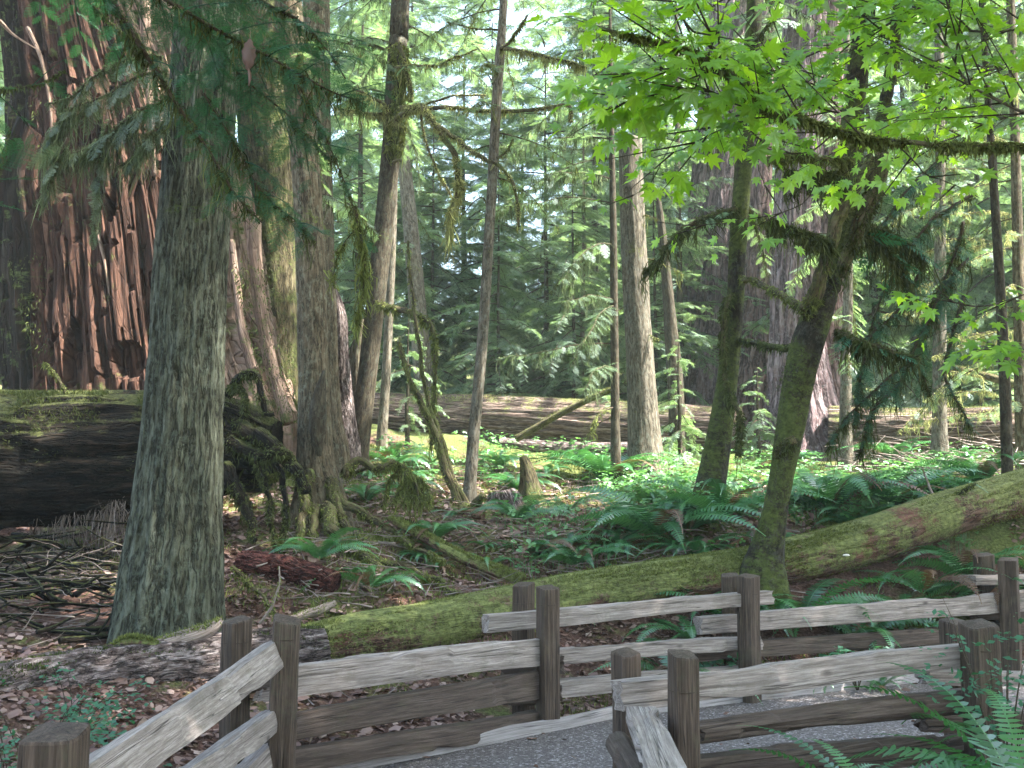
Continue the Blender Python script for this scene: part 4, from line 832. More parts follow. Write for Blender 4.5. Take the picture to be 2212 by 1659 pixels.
for path, w0, w1 in (([(480,900,10.3),(530,930,10.2),(580,955,10.1),(625,1000,10),(655,1060,9.9)],40,22),([(500,960,10.2),(560,985,10.1),(610,970,10),(635,990,10)],34,12),([(490,860,10.3),(520,815,10.2),(545,805,10.2),(565,870,10.2),(590,900,10.2)],20,10),
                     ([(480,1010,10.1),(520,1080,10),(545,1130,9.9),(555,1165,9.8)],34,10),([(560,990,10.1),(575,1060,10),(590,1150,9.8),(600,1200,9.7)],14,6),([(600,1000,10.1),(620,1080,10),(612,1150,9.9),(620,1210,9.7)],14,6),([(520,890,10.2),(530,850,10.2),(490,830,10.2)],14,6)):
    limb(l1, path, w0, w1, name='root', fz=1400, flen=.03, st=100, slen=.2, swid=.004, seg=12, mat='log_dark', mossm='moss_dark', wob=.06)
mm = MB(); strands(mm, PL1+[0, -.3, -.25], 900, .22, .012, R=.1); mm.build('moss', M['moss_dark'], l1, smooth=False)
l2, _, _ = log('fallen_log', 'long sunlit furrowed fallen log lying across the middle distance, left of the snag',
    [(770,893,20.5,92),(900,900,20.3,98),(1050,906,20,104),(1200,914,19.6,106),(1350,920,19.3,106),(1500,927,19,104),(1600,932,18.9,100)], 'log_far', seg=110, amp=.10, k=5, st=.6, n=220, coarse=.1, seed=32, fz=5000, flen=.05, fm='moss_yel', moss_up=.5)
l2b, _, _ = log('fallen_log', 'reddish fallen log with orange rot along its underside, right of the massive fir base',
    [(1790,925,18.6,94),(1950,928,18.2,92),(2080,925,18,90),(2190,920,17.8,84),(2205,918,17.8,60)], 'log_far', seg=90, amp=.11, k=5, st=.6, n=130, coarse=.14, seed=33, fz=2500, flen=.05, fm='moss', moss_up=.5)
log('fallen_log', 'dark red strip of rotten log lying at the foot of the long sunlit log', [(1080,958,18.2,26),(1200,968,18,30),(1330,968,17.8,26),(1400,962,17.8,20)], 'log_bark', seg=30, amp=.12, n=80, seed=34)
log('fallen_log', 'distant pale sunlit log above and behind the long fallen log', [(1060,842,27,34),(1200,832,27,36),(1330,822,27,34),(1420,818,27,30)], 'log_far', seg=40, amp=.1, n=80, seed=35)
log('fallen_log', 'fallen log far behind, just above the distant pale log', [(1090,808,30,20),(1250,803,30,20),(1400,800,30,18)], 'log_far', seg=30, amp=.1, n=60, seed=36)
l4, PL4, RL4 = log('fallen_log', 'long green moss covered log running diagonally up to the right behind the fence', 
    [(585,1424,7.85,60),(640,1412,8.0,104),(760,1388,8.2,118),(900,1365,8.5,116),(1050,1335,8.9,112),(1200,1300,9.3,106),(1400,1262,9.7,98),(1520,1243,9.9,92),(1650,1222,10.1,92),(1800,1188,10.4,96),(1930,1150,10.7,98),(2040,1112,11,96),(2150,1080,11.4,94),(2300,1035,11.9,92),(2500,975,12.6,90)],
    'log_moss', seg=96, amp=.05, k=3, st=1., n=360, coarse=.14, seed=37, fz=80000, flen=.018, moss_up=1.25)
l5, _, _ = log('fallen_log', 'ragged brown bark-covered log lying at lower left behind the fence, below the grey-green trunk',
    [(-60,1530,6.3,155),(60,1500,6.6,150),(200,1475,6.9,142),(350,1452,7.2,130),(500,1430,7.5,120),(640,1412,7.8,108),(700,1400,7.9,86)], 'log_bark', seg=90, amp=.16, k=4.5, st=2., n=200, coarse=.22, seed=38, fz=6000, flen=.02, fm='moss_dark')
lr, _, _ = log('rotten_log', 'deep red crumbling chunk of rotten log on the slope beside the arching fern', [(520,1215,9.1,50),(590,1225,9,56),(660,1240,8.9,54),(725,1258,8.8,44)], 'log_red' if 'log_red' in M else 'log_bark', seg=50, amp=.25, k=3, st=4, n=70, coarse=.35, seed=39)
log('mossy_log', 'small green mossy log slanting down the slope in the middle toward the fence', [(840,1120,10.3,12),(900,1150,10.1,22),(990,1200,9.9,24),(1060,1228,9.8,26),(1130,1252,9.7,22)], 'log_moss', seg=24, amp=.06, n=70, seed=40, fz=5000, flen=.025, moss_up=1.2)
log('mossy_log', 'mossy half-buried log in the undergrowth at the foot of the vine maple sapling', [(1040,1160,11.4,26),(1130,1170,11.2,28),(1230,1172,11.1,26),(1300,1168,11,20)], 'log_moss', seg=30, amp=.06, n=60, seed=41, fz=5000, flen=.03, moss_up=1.2)
log('leaning_pole', 'mossy fallen pole leaning diagonally against the far log, low end left', [(1115,948,17.2,16),(1190,905,17,15),(1260,868,16.8,14),(1335,835,16.6,12)], 'bark_mossy', seg=14, n=50, coarse=.2, seed=42, fz=1500, flen=.04, moss_up=1.5, cat='fallen pole')
log('leaning_pole', 'mossy pole slanting down to the right at the far right, behind the thin trunks', [(2060,795,17.5,16),(2130,812,17.3,16),(2230,840,17,18)], 'bark_mossy', seg=14, n=40, coarse=.2, seed=43, fz=800, flen=.04, moss_up=1.5, cat='fallen pole')
# broken slab of decayed wood over the bark log, with its fresh green moss tongue
sl = log('wood_slab', 'pale splintered slab of dead wood lying on the brown bark log at left', [(300,1408,7.15,14),(370,1388,7.2,34),(440,1366,7.3,32),(480,1340,7.4,14)], 'stick', seg=22, amp=.3, k=3, st=1, n=50, coarse=.5, seed=44, fz=500, cat='dead wood')
log('mossy_stick', 'bright green mossy stick lying on top of the brown bark log', [(220,1412,7.0,8),(270,1385,7.05,20),(320,1388,7.05,20),(350,1398,7.1,6)], 'log_moss', seg=14, n=40, coarse=.4, seed=45, fz=2500, flen=.025, moss_up=1.6, cat='stick')
log('mossy_stick', 'broken stick half green moss, half pale wood, behind the left fence post', [(600,1350,8.0,14),(650,1330,8.1,18),(690,1318,8.2,20),(722,1303,8.3,16)], 'stick', seg=16, n=50, coarse=.4, seed=46, fz=700, flen=.02, moss_up=1.2, cat='stick')
# red stub and root plate between D and E
tT, _, _ = trunk_tree('broken_stump', 'narrow dark red broken stump between the two-toned trunk and the dark leaning trunk', 'stump',
    [(748,960,13.8,56),(742,860,13.8,44),(738,760,13.8,34),(733,680,13.8,30),(722,625,13.8,14)], 'log_bark', seg=30, amp=.2, k=2.5, flare=.3, n=70, toph=0, seed=47, coarse=.4)
trunk_tree('broken_stump', 'grey-brown leaning split stump tight against the left of the dark leaning trunk', 'stump',
    [(762,930,14.6,60),(768,850,14.6,50),(775,760,14.6,38),(782,690,14.6,16)], 'bark_tan', seg=30, amp=.18, k=2.5, flare=.3, n=60, toph=0, seed=48, coarse=.3)
trunk_tree('mossy_stump', 'small knobbly green mossy stump standing among ferns in the centre', 'stump', [(1150,1100,13.2,60),(1145,1050,13.2,40),(1138,1010,13.2,26),(1130,985,13.2,14)], 'bark_mossy', seg=24, amp=.15, n=40, toph=0, seed=49, coarse=.5)
trunk_tree('rotten_stump', 'low dark brown rotten stump with red shreds, left of the mossy stump', 'stump', [(1085,1120,12.8,110),(1085,1085,12.8,80),(1080,1060,12.8,50)], 'log_bark', seg=34, amp=.25, n=40, toph=0, seed=50, coarse=.6)
# ================================================================== CROWNS OF THE NAMED TREES (above the frame, they shade the near ground)
HIGH = [crown_mesh(0, 12, 3.4, 64, BT_HI, 'high_crown', [M['hemlock'], M['twig']], 60+s) for s in range(2)]
def high_crown(t, P, h0, sc, k=0, name='crown'):
    i = int(np.argmin(np.abs(P[:, 2]-h0))); o = bpy.data.objects.new(name, HIGH[k % 2]); COL.objects.link(o); o.parent = t
    o.location = Vector(P[i])-t.location; o.scale = (sc, sc, sc); o.rotation_euler = (0, 0, random.uniform(0, 6)); return o
for t, P, h0, sc in ((tA, PA, 10.5, .95), (tD, PD, 12, .9), (tE, PE, 12, .8), (tO, PO, 8.8, .6), (tN, PN, 10.5, .6), (tMm, PMm, 18, 1.3), (tG, PG, 10, .5)): high_crown(t, P, h0, sc, random.randint(0, 1))

# ================================================================== BACKGROUND HEMLOCKS
MIDC = [crown_mesh(.3, 17, 3.0, 150, BT_MID, 'hemlock_crown', [M['hemlock'], M['twig']], 80+s, taper=.3) for s in range(3)]
FARC = [crown_mesh(.4, 22, 3.8, 150, BT_FAR, 'hemlock_crown', [M['hemlock'], M['twig']], 90+s, taper=.35) for s in range(3)]
def trunk_mesh(h, r, mat, seed):
    mb = MB(); n = 24; P = np.stack([np.cumsum(np.random.default_rng(seed).normal(0, .012, n)), np.cumsum(np.random.default_rng(seed+1).normal(0, .012, n)), np.linspace(-.4, h, n)], -1)
    tube(mb, P, np.linspace(r, r*.15, n), 12, n=60, disp=ridges(.06, 2, .8, seed, .3, .4)); return mb.mesh('hemlock_trunk', M[mat])
TRK = [trunk_mesh(14, .13, 'bark_dark', 3), trunk_mesh(18, .17, 'bark_tan', 5)]
def bg_tree(px, d, sc, kind, label, group):
    x = (px-1106)/FPX*d; z = g1(x, d); t = thing('hemlock_tree', (x, d, z), label, 'tree', group); a = random.uniform(0, 6.3)
    for nm, me in (('trunk', TRK[kind]), ('crown', (MIDC if kind == 0 else FARC)[random.randint(0, 2)])):
        o = bpy.data.objects.new(nm, me); COL.objects.link(o); o.parent = t; o.rotation_euler = (0, 0, a); wd = sc*(random.uniform(1.1, 1.6) if nm == 'crown' else 1); o.scale = (wd, wd*random.uniform(.85, 1.1), sc)
MIDT = [(1180,23,.62,'feathery young hemlock behind the slender pale tree, left of the snag'),(1290,25,.8,'dense hemlock with dark drooping boughs just left of the snag'),(1000,26,.75,'hemlock whose foliage fills the gap between pinkish tan trunk and slender pale tree'),
        (1420,21.5,.42,'small bushy hemlock growing behind the snag, tips reaching right'),(1130,31,.7,'tall hemlock further back right of the slender pale tree'),
        (770,24,.8,'hemlock showing left of the dark leaning trunk'),(1905,21.5,.75,'hemlock behind the right fallen log, next to the mossy maple'),(2080,23,.8,'hemlock behind the tan trunk with dead stubs at right'),
        (2180,21,.7,'hemlock filling the right edge behind the thin brown trunk'),(1985,28,1.,'tall hazy hemlock between the mossy maple and the tan stubby trunk'),(1610,31,1.1,'hemlock glimpsed between the two big fir trunks'),
        (1440,30,1.,'tall hemlock behind the charred thin snag'),(-60,22,.8,'hemlock beyond the left side of the giant rotten trunk'),(2330,20,.8,'hemlock just beyond the right edge'),
        (1075,20.5,.4,'knee-high bushy hemlock just above the left part of the long sunlit log'),(930,23,.5,'young hemlock low behind the vine maple stems'),(1240,20.5,.42,'young hemlock rising from behind the middle of the long sunlit log'),
        (1330,28,.9,'hemlock directly behind the thin straight dark trunk'),(1060,24,.7,'hemlock directly behind the slender pale tree'),(1870,24,.5,'young hemlock low behind the hanging dark foliage'),(2140,27,.9,'hazy hemlock between the two right-hand thin trunks'),
        (880,27,.9,'hemlock whose boughs show behind the mossy arms of the leaning trunk'),(1450,25,.7,'hemlock behind the snag and the charred thin trunk'),(740,29,1.,'hemlock seen in the gap right of the two-toned trunk'),(-10,28,1.,'hemlock at the left edge beyond the rotten trunk')]
for px, d, sc, lb in MIDT: bg_tree(px, d, sc, 0, lb, None)
gr = 'hazy tall hemlocks in the distance'
for px, d, sc in ((1270,41,1.),(760,38,.9),(1400,40,.8),(1700,39,1),(1870,41,1.),(2060,38,1),(2220,40,1.1),(0,37,1),(-160,34,1),(1610,51,1.2)):
    bg_tree(px+random.uniform(-20, 20), d, sc, 1, 'tall hazy hemlock in the distant woods behind the fallen logs', gr)
# the wood beyond, one mass
mb = MB(); src = FARC[0]; vs = np.empty(len(src.vertices)*3, np.float32); src.vertices.foreach_get('co', vs); vs = vs.reshape(-1, 3)
ntri = sum(1 for p in src.polygons if len(p.vertices) == 3); li = np.empty(len(src.loops), np.int32); src.loops.foreach_get('vertex_index', li); tr = li[:ntri*3].reshape(-1, 3)
va = np.empty(len(src.vertices), np.float32); src.attributes['var'].data.foreach_get('value', va)
for k in range(22):
    d = random.uniform(54, 66); x = (-1350+2700*(k+.5)/22+random.uniform(-50, 50))/FPX*d*1.25; a = random.uniform(0, 6.3); s = random.uniform(.7, 1.15)*(.5 if -6.5 < x < 4.5 else 1); ca, sa = math.cos(a), math.sin(a)
    sel = tr[rng.random(len(tr)) < .28]; R = np.array([[ca, -sa, 0], [sa, ca, 0], [0, 0, 1]])
    mb.add(vs@R.T*s*1.4+[x, d, g1(x, d)], tri=sel, var=va)
tag(mb.build('distant_forest', M['hemlock'], smooth=False), 'far hazy mass of conifer foliage closing the view', 'forest', kind='stuff')

# unseen trees added beside and behind the viewer so their crowns shade the foreground
for x, y, s, lb in ((8.6,2.2,1.1,'unseen shading hemlock added outside the right edge, across the path'),(3.2,-2.2,1.,'unseen shading hemlock added just behind the viewer to the right'),(6.8,-3.5,1.15,'tall unseen shading hemlock added further behind the viewer to the right'),(11.5,-1.5,1.2,'tallest unseen shading hemlock, added outside the right edge'),(13.5,4.5,1.2,'tall unseen shading hemlock added farthest right outside the frame'),(-.6,-2.8,.9,'unseen shading hemlock added directly behind the viewer'),(1.5,-7,1.1,'unseen shading hemlock added far behind the viewer'),(-4,-1.5,.8,'unseen shading hemlock added behind the viewer to the left'),(4.4,2.4,1.5,'big unseen shading hemlock added just outside the right edge beside the vine maple'),(6.2,6.3,1.15,'unseen shading hemlock added just outside the right edge beyond the near fence'),(10.6,10,1.,'unseen shading hemlock added outside the right edge level with the diagonal log'),(6.6,9.,1.05,'unseen shading hemlock added just outside the right edge behind the last fence bay'),(-4.6,1.6,1.,'unseen shading hemlock added just outside the left edge near the viewer')):
    t = thing('hemlock_tree', (x, y, g1(x, y)), lb, 'tree')
    o = bpy.data.objects.new('trunk', TRK[1]); COL.objects.link(o); o.parent = t
    for hz, sc_ in ((7.4, 1.3*s),): o = bpy.data.objects.new('crown', HIGH[0]); COL.objects.link(o); o.parent = t; o.location = (0, 0, hz); o.scale = (sc_,)*3; o.rotation_euler = (0, 0, x*3)
# the air
hz = bpy.data.meshes.new('haze'); hv = [(a, b, c) for a in (-162, 162) for b in (-142, 152) for c in (-25, 62)]
hz.from_pydata(hv, [], [(0,1,3,2),(4,6,7,5),(0,4,5,1),(2,3,7,6),(0,2,6,4),(1,5,7,3)]); ho = bpy.data.objects.new('haze', hz); COL.objects.link(ho); ho['kind'] = 'stuff'
hm = bpy.data.materials.new('haze_air'); hm.use_nodes = True; hm.node_tree.nodes.clear(); hp = hm.node_tree.nodes.new('ShaderNodeVolumePrincipled'); hp.inputs['Density'].default_value = .0014; hp.inputs['Color'].default_value = (.88, 1, .92, 1); hp.inputs['Anisotropy'].default_value = .0
hn = hm.node_tree.nodes.new('ShaderNodeOutputMaterial'); hm.node_tree.links.new(hp.outputs[0], hn.inputs['Volume']); hz.materials.append(hm)

# ================================================================== NEAR HEMLOCK BOUGHS, UPPER LEFT
tb = thing('hemlock_tree', (-4.6, 5.2, g1(-4.6, 5.2)), 'near hemlock standing left of the frame, its green drooping boughs crossing the upper left', 'tree')
mb = MB(); tube(mb, [(-4.6, 5.2, g1(-4.6, 5.2)-.3), (-4.6, 5.2, 4), (-4.55, 5.25, 9), (-4.5, 5.3, 14)], [.3, .24, .16, .04], 24, n=60, disp=ridges(.05, 2.5)); mb.build('trunk', M['bark_grey'], tb)
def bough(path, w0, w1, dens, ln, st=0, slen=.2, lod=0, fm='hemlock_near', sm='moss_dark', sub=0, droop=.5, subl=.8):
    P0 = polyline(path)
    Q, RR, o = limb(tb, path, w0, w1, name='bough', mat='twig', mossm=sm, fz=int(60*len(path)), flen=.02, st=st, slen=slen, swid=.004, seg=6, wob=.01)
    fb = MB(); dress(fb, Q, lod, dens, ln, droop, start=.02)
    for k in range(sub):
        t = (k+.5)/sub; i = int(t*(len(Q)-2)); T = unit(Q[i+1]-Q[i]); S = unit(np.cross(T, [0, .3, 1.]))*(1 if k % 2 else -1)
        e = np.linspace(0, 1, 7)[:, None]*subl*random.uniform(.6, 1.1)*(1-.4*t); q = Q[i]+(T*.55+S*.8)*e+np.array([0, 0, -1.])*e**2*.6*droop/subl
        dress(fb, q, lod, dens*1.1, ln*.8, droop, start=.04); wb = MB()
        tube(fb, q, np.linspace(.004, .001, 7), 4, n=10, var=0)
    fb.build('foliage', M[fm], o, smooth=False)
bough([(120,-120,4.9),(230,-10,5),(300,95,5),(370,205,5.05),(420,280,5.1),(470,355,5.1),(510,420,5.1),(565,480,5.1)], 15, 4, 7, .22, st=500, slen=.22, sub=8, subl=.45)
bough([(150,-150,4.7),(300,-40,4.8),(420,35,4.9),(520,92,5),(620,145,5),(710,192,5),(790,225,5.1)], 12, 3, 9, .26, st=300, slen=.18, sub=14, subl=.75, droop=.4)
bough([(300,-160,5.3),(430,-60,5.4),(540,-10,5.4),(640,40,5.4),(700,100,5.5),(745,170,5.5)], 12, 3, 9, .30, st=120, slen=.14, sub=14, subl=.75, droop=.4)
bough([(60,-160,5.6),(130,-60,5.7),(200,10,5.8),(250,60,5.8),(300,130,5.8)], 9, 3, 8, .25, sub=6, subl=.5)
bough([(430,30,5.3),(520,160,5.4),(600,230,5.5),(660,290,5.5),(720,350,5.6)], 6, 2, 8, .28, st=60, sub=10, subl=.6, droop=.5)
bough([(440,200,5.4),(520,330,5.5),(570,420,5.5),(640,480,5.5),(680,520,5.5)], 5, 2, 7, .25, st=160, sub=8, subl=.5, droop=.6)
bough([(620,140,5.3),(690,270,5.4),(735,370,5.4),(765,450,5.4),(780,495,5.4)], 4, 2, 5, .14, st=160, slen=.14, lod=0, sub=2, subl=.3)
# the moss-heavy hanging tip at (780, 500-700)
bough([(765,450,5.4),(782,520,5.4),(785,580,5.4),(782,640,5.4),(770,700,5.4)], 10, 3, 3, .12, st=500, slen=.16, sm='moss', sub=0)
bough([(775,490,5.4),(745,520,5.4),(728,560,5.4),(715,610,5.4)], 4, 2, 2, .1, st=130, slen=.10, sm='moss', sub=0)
bough([(-60,200,5.2),(20,190,5.3),(90,180,5.4),(140,150,5.4)], 4, 2, 3, .2, sub=2)
bough([(-80,470,5.2),(-30,400,5.3),(10,330,5.4),(30,250,5.4)], 4, 2, 6, .3, st=60, sub=2)
M['lichen_leaf'] = m_leaf('grey_lichened_foliage', (.05, .075, .045), (.09, .125, .075), (.16, .2, .13), .35)
# grey-green lichen boughs hanging off the big trunk over the red wood
def drape(t, path, w0, n, slen, fol, fl, mm='lichen'):
    Q, RR, o = limb(t, path, w0, 3, mat='twig', mossm=mm, fz=500, flen=.03, st=n, slen=slen*.7, swid=.004)
    fb = MB(); dress(fb, Q, 0, 9, .30, 1.6); fb.build('foliage', M['lichen_leaf'], o, smooth=False)
for p, n, sl_ in (([(362,150,7.7),(300,165,7.6),(240,200,7.6),(180,225,7.6),(120,270,7.6),(90,330,7.6)],700,.6),([(365,200,7.7),(310,235,7.5),(270,260,7.5),(220,300,7.5),(160,330,7.5),(110,330,7.5)],1100,.6),([(365,260,7.7),(320,290,7.5),(300,330,7.5),(255,360,7.5)],600,.45),
                ([(350,120,7.7),(260,130,7.6),(200,165,7.6),(150,210,7.6),(100,225,7.6)],300,.3),([(240,260,7.5),(215,330,7.5),(208,420,7.5),(203,520,7.5)],260,.3),([(150,300,7.5),(110,380,7.5),(95,440,7.5)],260,.3)):
    drape(tA, p, 9, n, sl_, 6, .3)
# curled dead leaf caught on the bough
mb = MB(); c = at(538, 115, 4.9); u = np.linspace(0, 1, 12); v = np.linspace(-1, 1, 9); U, Vv = np.meshgrid(u, v, indexing='ij')
wd = .035*np.sin(np.pi*np.clip(U, .02, .98))**.7; X = c[0]+wd*np.sin(Vv*2.3)+.004*np.sin(U*25); Y = c[1]-wd*np.cos(Vv*2.3)*.8; Z = c[2]+.075-.16*U+.012*np.sin(Vv*9)*U
i = np.arange(11)[:, None]*9; j = np.arange(8)[None]; mb.add(np.stack([X, Y, Z], -1).reshape(-1, 3), quad=np.stack([i+j, i+j+1, i+10+j, i+9+j], -1).reshape(-1, 4), var=(.22+.16*np.sin(Vv*14)).ravel())
tube(mb, [c+[0, 0, -.08], c+[.008, 0, -.12], c+[.004, 0, -.17]], [.006, .009, .002], 6, n=8, var=.4); tube(mb, [c+[0, 0, .07], c+[.004, 0, .12]], .0015, 4, n=5, var=.3)
lf = mb.build('dead_leaf', M['litter'], loc=c); tag(lf, 'curled brown dead leaf hanging from the green bough in the upper left', 'leaf')

def boughs(t, P, z0, z1, n, L, fol=9, fl=.3, moss=60, slen=.3, mat='hemlock', mm='moss', lod=0, az0=None, azw=math.pi, seed=0, w=.012, droop=.5):
    r = np.random.default_rng(seed+900)
    for k in range(n):
        z = z0+(z1-z0)*(k+r.random())/n; i = int(np.argmin(np.abs(P[:, 2]-z))); a = r.uniform(0, 6.28) if az0 is None else az0+r.uniform(-azw, azw); l = L*r.uniform(.45, 1.15)
        e = np.linspace(0, 1, 9)[:, None]; d = np.array([math.cos(a), math.sin(a), r.uniform(-.2, .25)]); q = P[i]+d*l*e+np.array([0, 0, -1.])*e**2*l*droop*r.uniform(.4, 1.2)+np.cumsum(r.normal(0, .02, (9, 3)), 0)*l*e
        mb = MB(); tube(mb, q, np.linspace(w, w*.2, 9), 5, n=14, capb=False)
        if moss: strands(mb, q[1:], int(moss*l), slen, .006, mi=1); fuzz(mb, q, w, int(160*l), .03, .005, mi=1)
        if fol: dress(mb, q, lod, fol, fl, .6, mi=2, start=.15)
        mb.build('branch', [M['twig'], M[mm], M[mat]], t, smooth=False)
boughs(tH, PH, 3.2, 9., 14, 1.9, moss=170, slen=.4, mm='lichen', seed=1, az0=math.pi, azw=1.3); boughs(tH, PH, 1.9, 3.4, 3, .8, fol=0, moss=60, seed=2)
boughs(tS, PS, 4.5, 9.5, 12, 1.8, lod=1, fl=.4, moss=90, seed=3); boughs(tP, PP_, 2.8, 6.5, 16, 1.3, fol=0, moss=110, slen=.2, mm='moss_yel', seed=4, droop=.2); boughs(tP, PP_, 6, 9.5, 8, 1.7, moss=60, seed=5)
boughs(tQ, PQ, 2.6, 8, 16, 1.6, moss=90, slen=.25, mm='moss_yel', fol=6, seed=6, az0=math.pi, azw=1.2); boughs(tG, PG, 5.6, 9, 9, 1.2, moss=60, fol=8, seed=7)
boughs(tJ2, PJ2, 4.5, 11, 14, 2., lod=1, fl=.45, moss=80, mm='lichen', seed=8); boughs(tK, PK, 8, 15, 12, 3.2, lod=1, fl=.5, moss=60, mm='lichen', seed=9, az0=-1.6, azw=1.5, w=.025)
boughs(tR, PR, 4, 8.5, 10, 1.6, lod=1, fl=.4, moss=90, seed=10); boughs(tF, PF, 6, 13, 14, 2.2, lod=1, fl=.45, moss=60, seed=11); boughs(tE, PE, 6.5, 10, 9, 1.9, moss=120, slen=.35, seed=12, mm='lichen')
boughs(tI, PI_, 3.2, 6, 5, .7, fol=0, moss=60, seed=13); boughs(tD, PD, 4.5, 9, 7, 1.3, moss=130, slen=.35, seed=14, mm='moss_dark'); boughs(tN, PN, 5.2, 8.5, 7, 1.4, moss=120, slen=.3, seed=15, mm='moss_dark')
boughs(tMm, PMm, 6, 13, 10, 2.4, lod=1, fl=.45, moss=50, mm='lichen', seed=16, az0=-1.2, azw=1.4, w=.02); boughs(tO, PO, 4.6, 8.5, 7, 1.3, fol=0, moss=200, slen=.3, seed=17, mm='moss_dark', w=.018)
# hanging dark hemlock boughs right of the maple
tW = thing('hemlock_tree', (at(2010, 900, 11.5)[0], 11.5, g1(at(2010, 900, 11.5)[0], 11.5)), 'dark drooping moss-hung hemlock right of the leaning mossy maple', 'tree')
for p, n in (([(2050,330,11),(1990,380,10.9),(1930,450,10.8),(1890,520,10.7),(1870,600,10.7)],300),([(2100,420,11),(2010,480,10.8),(1950,560,10.7),(1900,650,10.6),(1880,720,10.6)],300),([(2090,560,11),(2040,620,10.8),(2000,700,10.6),(1960,790,10.5),(1930,850,10.5)],320),
             ([(2080,640,11),(2060,720,10.8),(2040,800,10.7),(2070,870,10.6),(2100,930,10.6)],150),([(1990,740,10.7),(1940,800,10.6),(1880,850,10.5),(1830,900,10.5),(1790,960,10.5)],420),([(1900,690,10.6),(1870,760,10.5),(1855,840,10.5),(1850,900,10.5)],300),
             ([(2000,560,10.8),(1960,640,10.7),(1910,700,10.6),(1850,740,10.6)],200),([(2060,600,10.9),(2000,700,10.8),(1990,790,10.7),(2010,850,10.7)],200),([(1940,830,10.5),(1890,880,10.4),(1868,940,10.4),(1855,990,10.4)],260),([(2080,480,11),(2060,560,10.9),(2020,640,10.8),(1990,720,10.8)],200)):
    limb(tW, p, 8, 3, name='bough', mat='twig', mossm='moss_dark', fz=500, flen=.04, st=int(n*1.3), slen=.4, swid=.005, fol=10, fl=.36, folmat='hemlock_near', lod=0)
mb = MB(); xw = 5.9; tube(mb, [(xw, 12.2, g1(xw, 12.2)-.3), (xw, 12.1, 4), (xw-.1, 12, 9)], [.07, .06, .02], 14, n=40); mb.build('trunk', M['bark_dark'], tW)

# light conifer bough fans with bright tips: young hemlock left of charred snag, and low right
def small_hemlock(px, py, d, h, label, mat='hemlock', seed=0, L=1.0, nb=30):
    me = crown_mesh(.15, h, L, nb, BT_MID, 'hemlock_crown', [M[mat], M['twig']], 300+seed); b = ground_hit(px, py, d*.8, d*1.3) if py else None
    p = at(px, py, d); z = g1(p[0], d); t = thing('young_hemlock', (p[0], d, z), label, 'tree'); o = bpy.data.objects.new('crown', me); COL.objects.link(o); o.parent = t
    tm = bpy.data.objects.new('trunk', TRK[0]); COL.objects.link(tm); tm.parent = t; tm.scale = (.35, .35, h/14)
small_hemlock(1470, 960, 16, 2.1, 'little hemlock with pale feathery tips beside the charred thin snag', seed=1, L=1.1)
small_hemlock(1640, 960, 17.5, 1.7, 'low bright hemlock seedling at the left foot of the massive fir base', seed=2, L=.9)
small_hemlock(880, 960, 17, 2.2, 'straggly young hemlock behind the vine maple stems, left of the slender tree', seed=3, L=1.2, nb=22)
small_hemlock(1200, 860, 24, 3., 'bushy young hemlock standing right behind the long sunlit log', seed=4, L=1.8, nb=40)
small_hemlock(1330, 860, 23, 2.6, 'low hemlock behind the long sunlit log, near the thin straight trunk', seed=5, L=1.6, nb=36)
small_hemlock(2120, 880, 20, 3., 'young hemlock behind the reddish log at the far right', seed=6, L=1.6, nb=36)

# ================================================================== VINE MAPLE, UPPER RIGHT
def palmate():
    tips = [(0, 1.), (38, .92), (-38, .92), (78, .72), (-78, .72), (118, .45), (-118, .45)]; tips.sort(); pt = []
    for k, (a, l) in enumerate(tips):
        if k: 
            m = (a+tips[k-1][0])/2; rr = .5*min(l, tips[k-1][1])+.08; pt.append((m, rr))
        pt += [(a-13, l*.66), (a-6, l*.80), (a, l), (a+6, l*.80), (a+13, l*.66)]
    pt = [(-165, .22)]+pt+[(165, .22)]
    V = [(0, 0, 0)]+[(r*math.cos(rad(a)), r*math.sin(rad(a)), -.14*r*r+.16*abs(r*math.sin(rad(a)))+.03*math.sin(rad(a)*7)) for a, r in pt]; n = len(pt)
    return np.array(V), np.array([(0, k, k+1) for k in range(1, n)]), np.zeros(n+1)+.5
LV, LF, LA = palmate()
def leaves(mb, Q, n, size, spread, tilt=.45, t0=0., up=(0, -.65, .9)):
    L = np.r_[0, np.cumsum(np.linalg.norm(np.diff(Q, axis=0), axis=1))]; nn = max(1, n//2); s = L[-1]*(t0+(1-t0)*rng.random(nn)); s = np.repeat(s, 2)
    B = np.stack([np.interp(s, L, Q[:, k]) for k in range(3)], -1); T = unit(np.stack([np.interp(np.minimum(s+.03, L[-1]), L, Q[:, k])-np.interp(np.maximum(s-.03, 0), L, Q[:, k]) for k in range(3)], -1))
    side = unit(np.cross(T, np.broadcast_to([0, 0, 1.], T.shape))); sg = np.tile([1., -1.], nn)[:, None]; m = len(s)
    X = side*sg*rng.uniform(.5, 1, (m, 1))+T*rng.uniform(.2, 1., (m, 1))+rng.normal(0, .25, (m, 3)); X[:, 2] -= .2; X = unit(X)
    pos = B+X*rng.uniform(.3, 1., (m, 1))*spread; U = np.array(up)+rng.normal(0, tilt, (m, 3)); X2 = X.copy(); X2[:, 2] -= rng.uniform(0, .5, m)
    R = basis(X2, U); sc = size*rng.uniform(.55, 1.25, m); W, F, va = inst(LV, LF, LA, R, pos, sc); mb.add(W, tri=F, var=np.clip(va+np.repeat(rng.normal(0, .25, m), len(LV)), 0, 1))
    # leaf stalks
    e = unit(pos-B+1e-5); w_ = np.cross(e, [0, 0, 1.])*.0012; V = np.stack([B-w_, B+w_, pos], 1).reshape(-1, 3); mb.add(V, tri=np.arange(len(V)).reshape(-1, 3), var=.1)
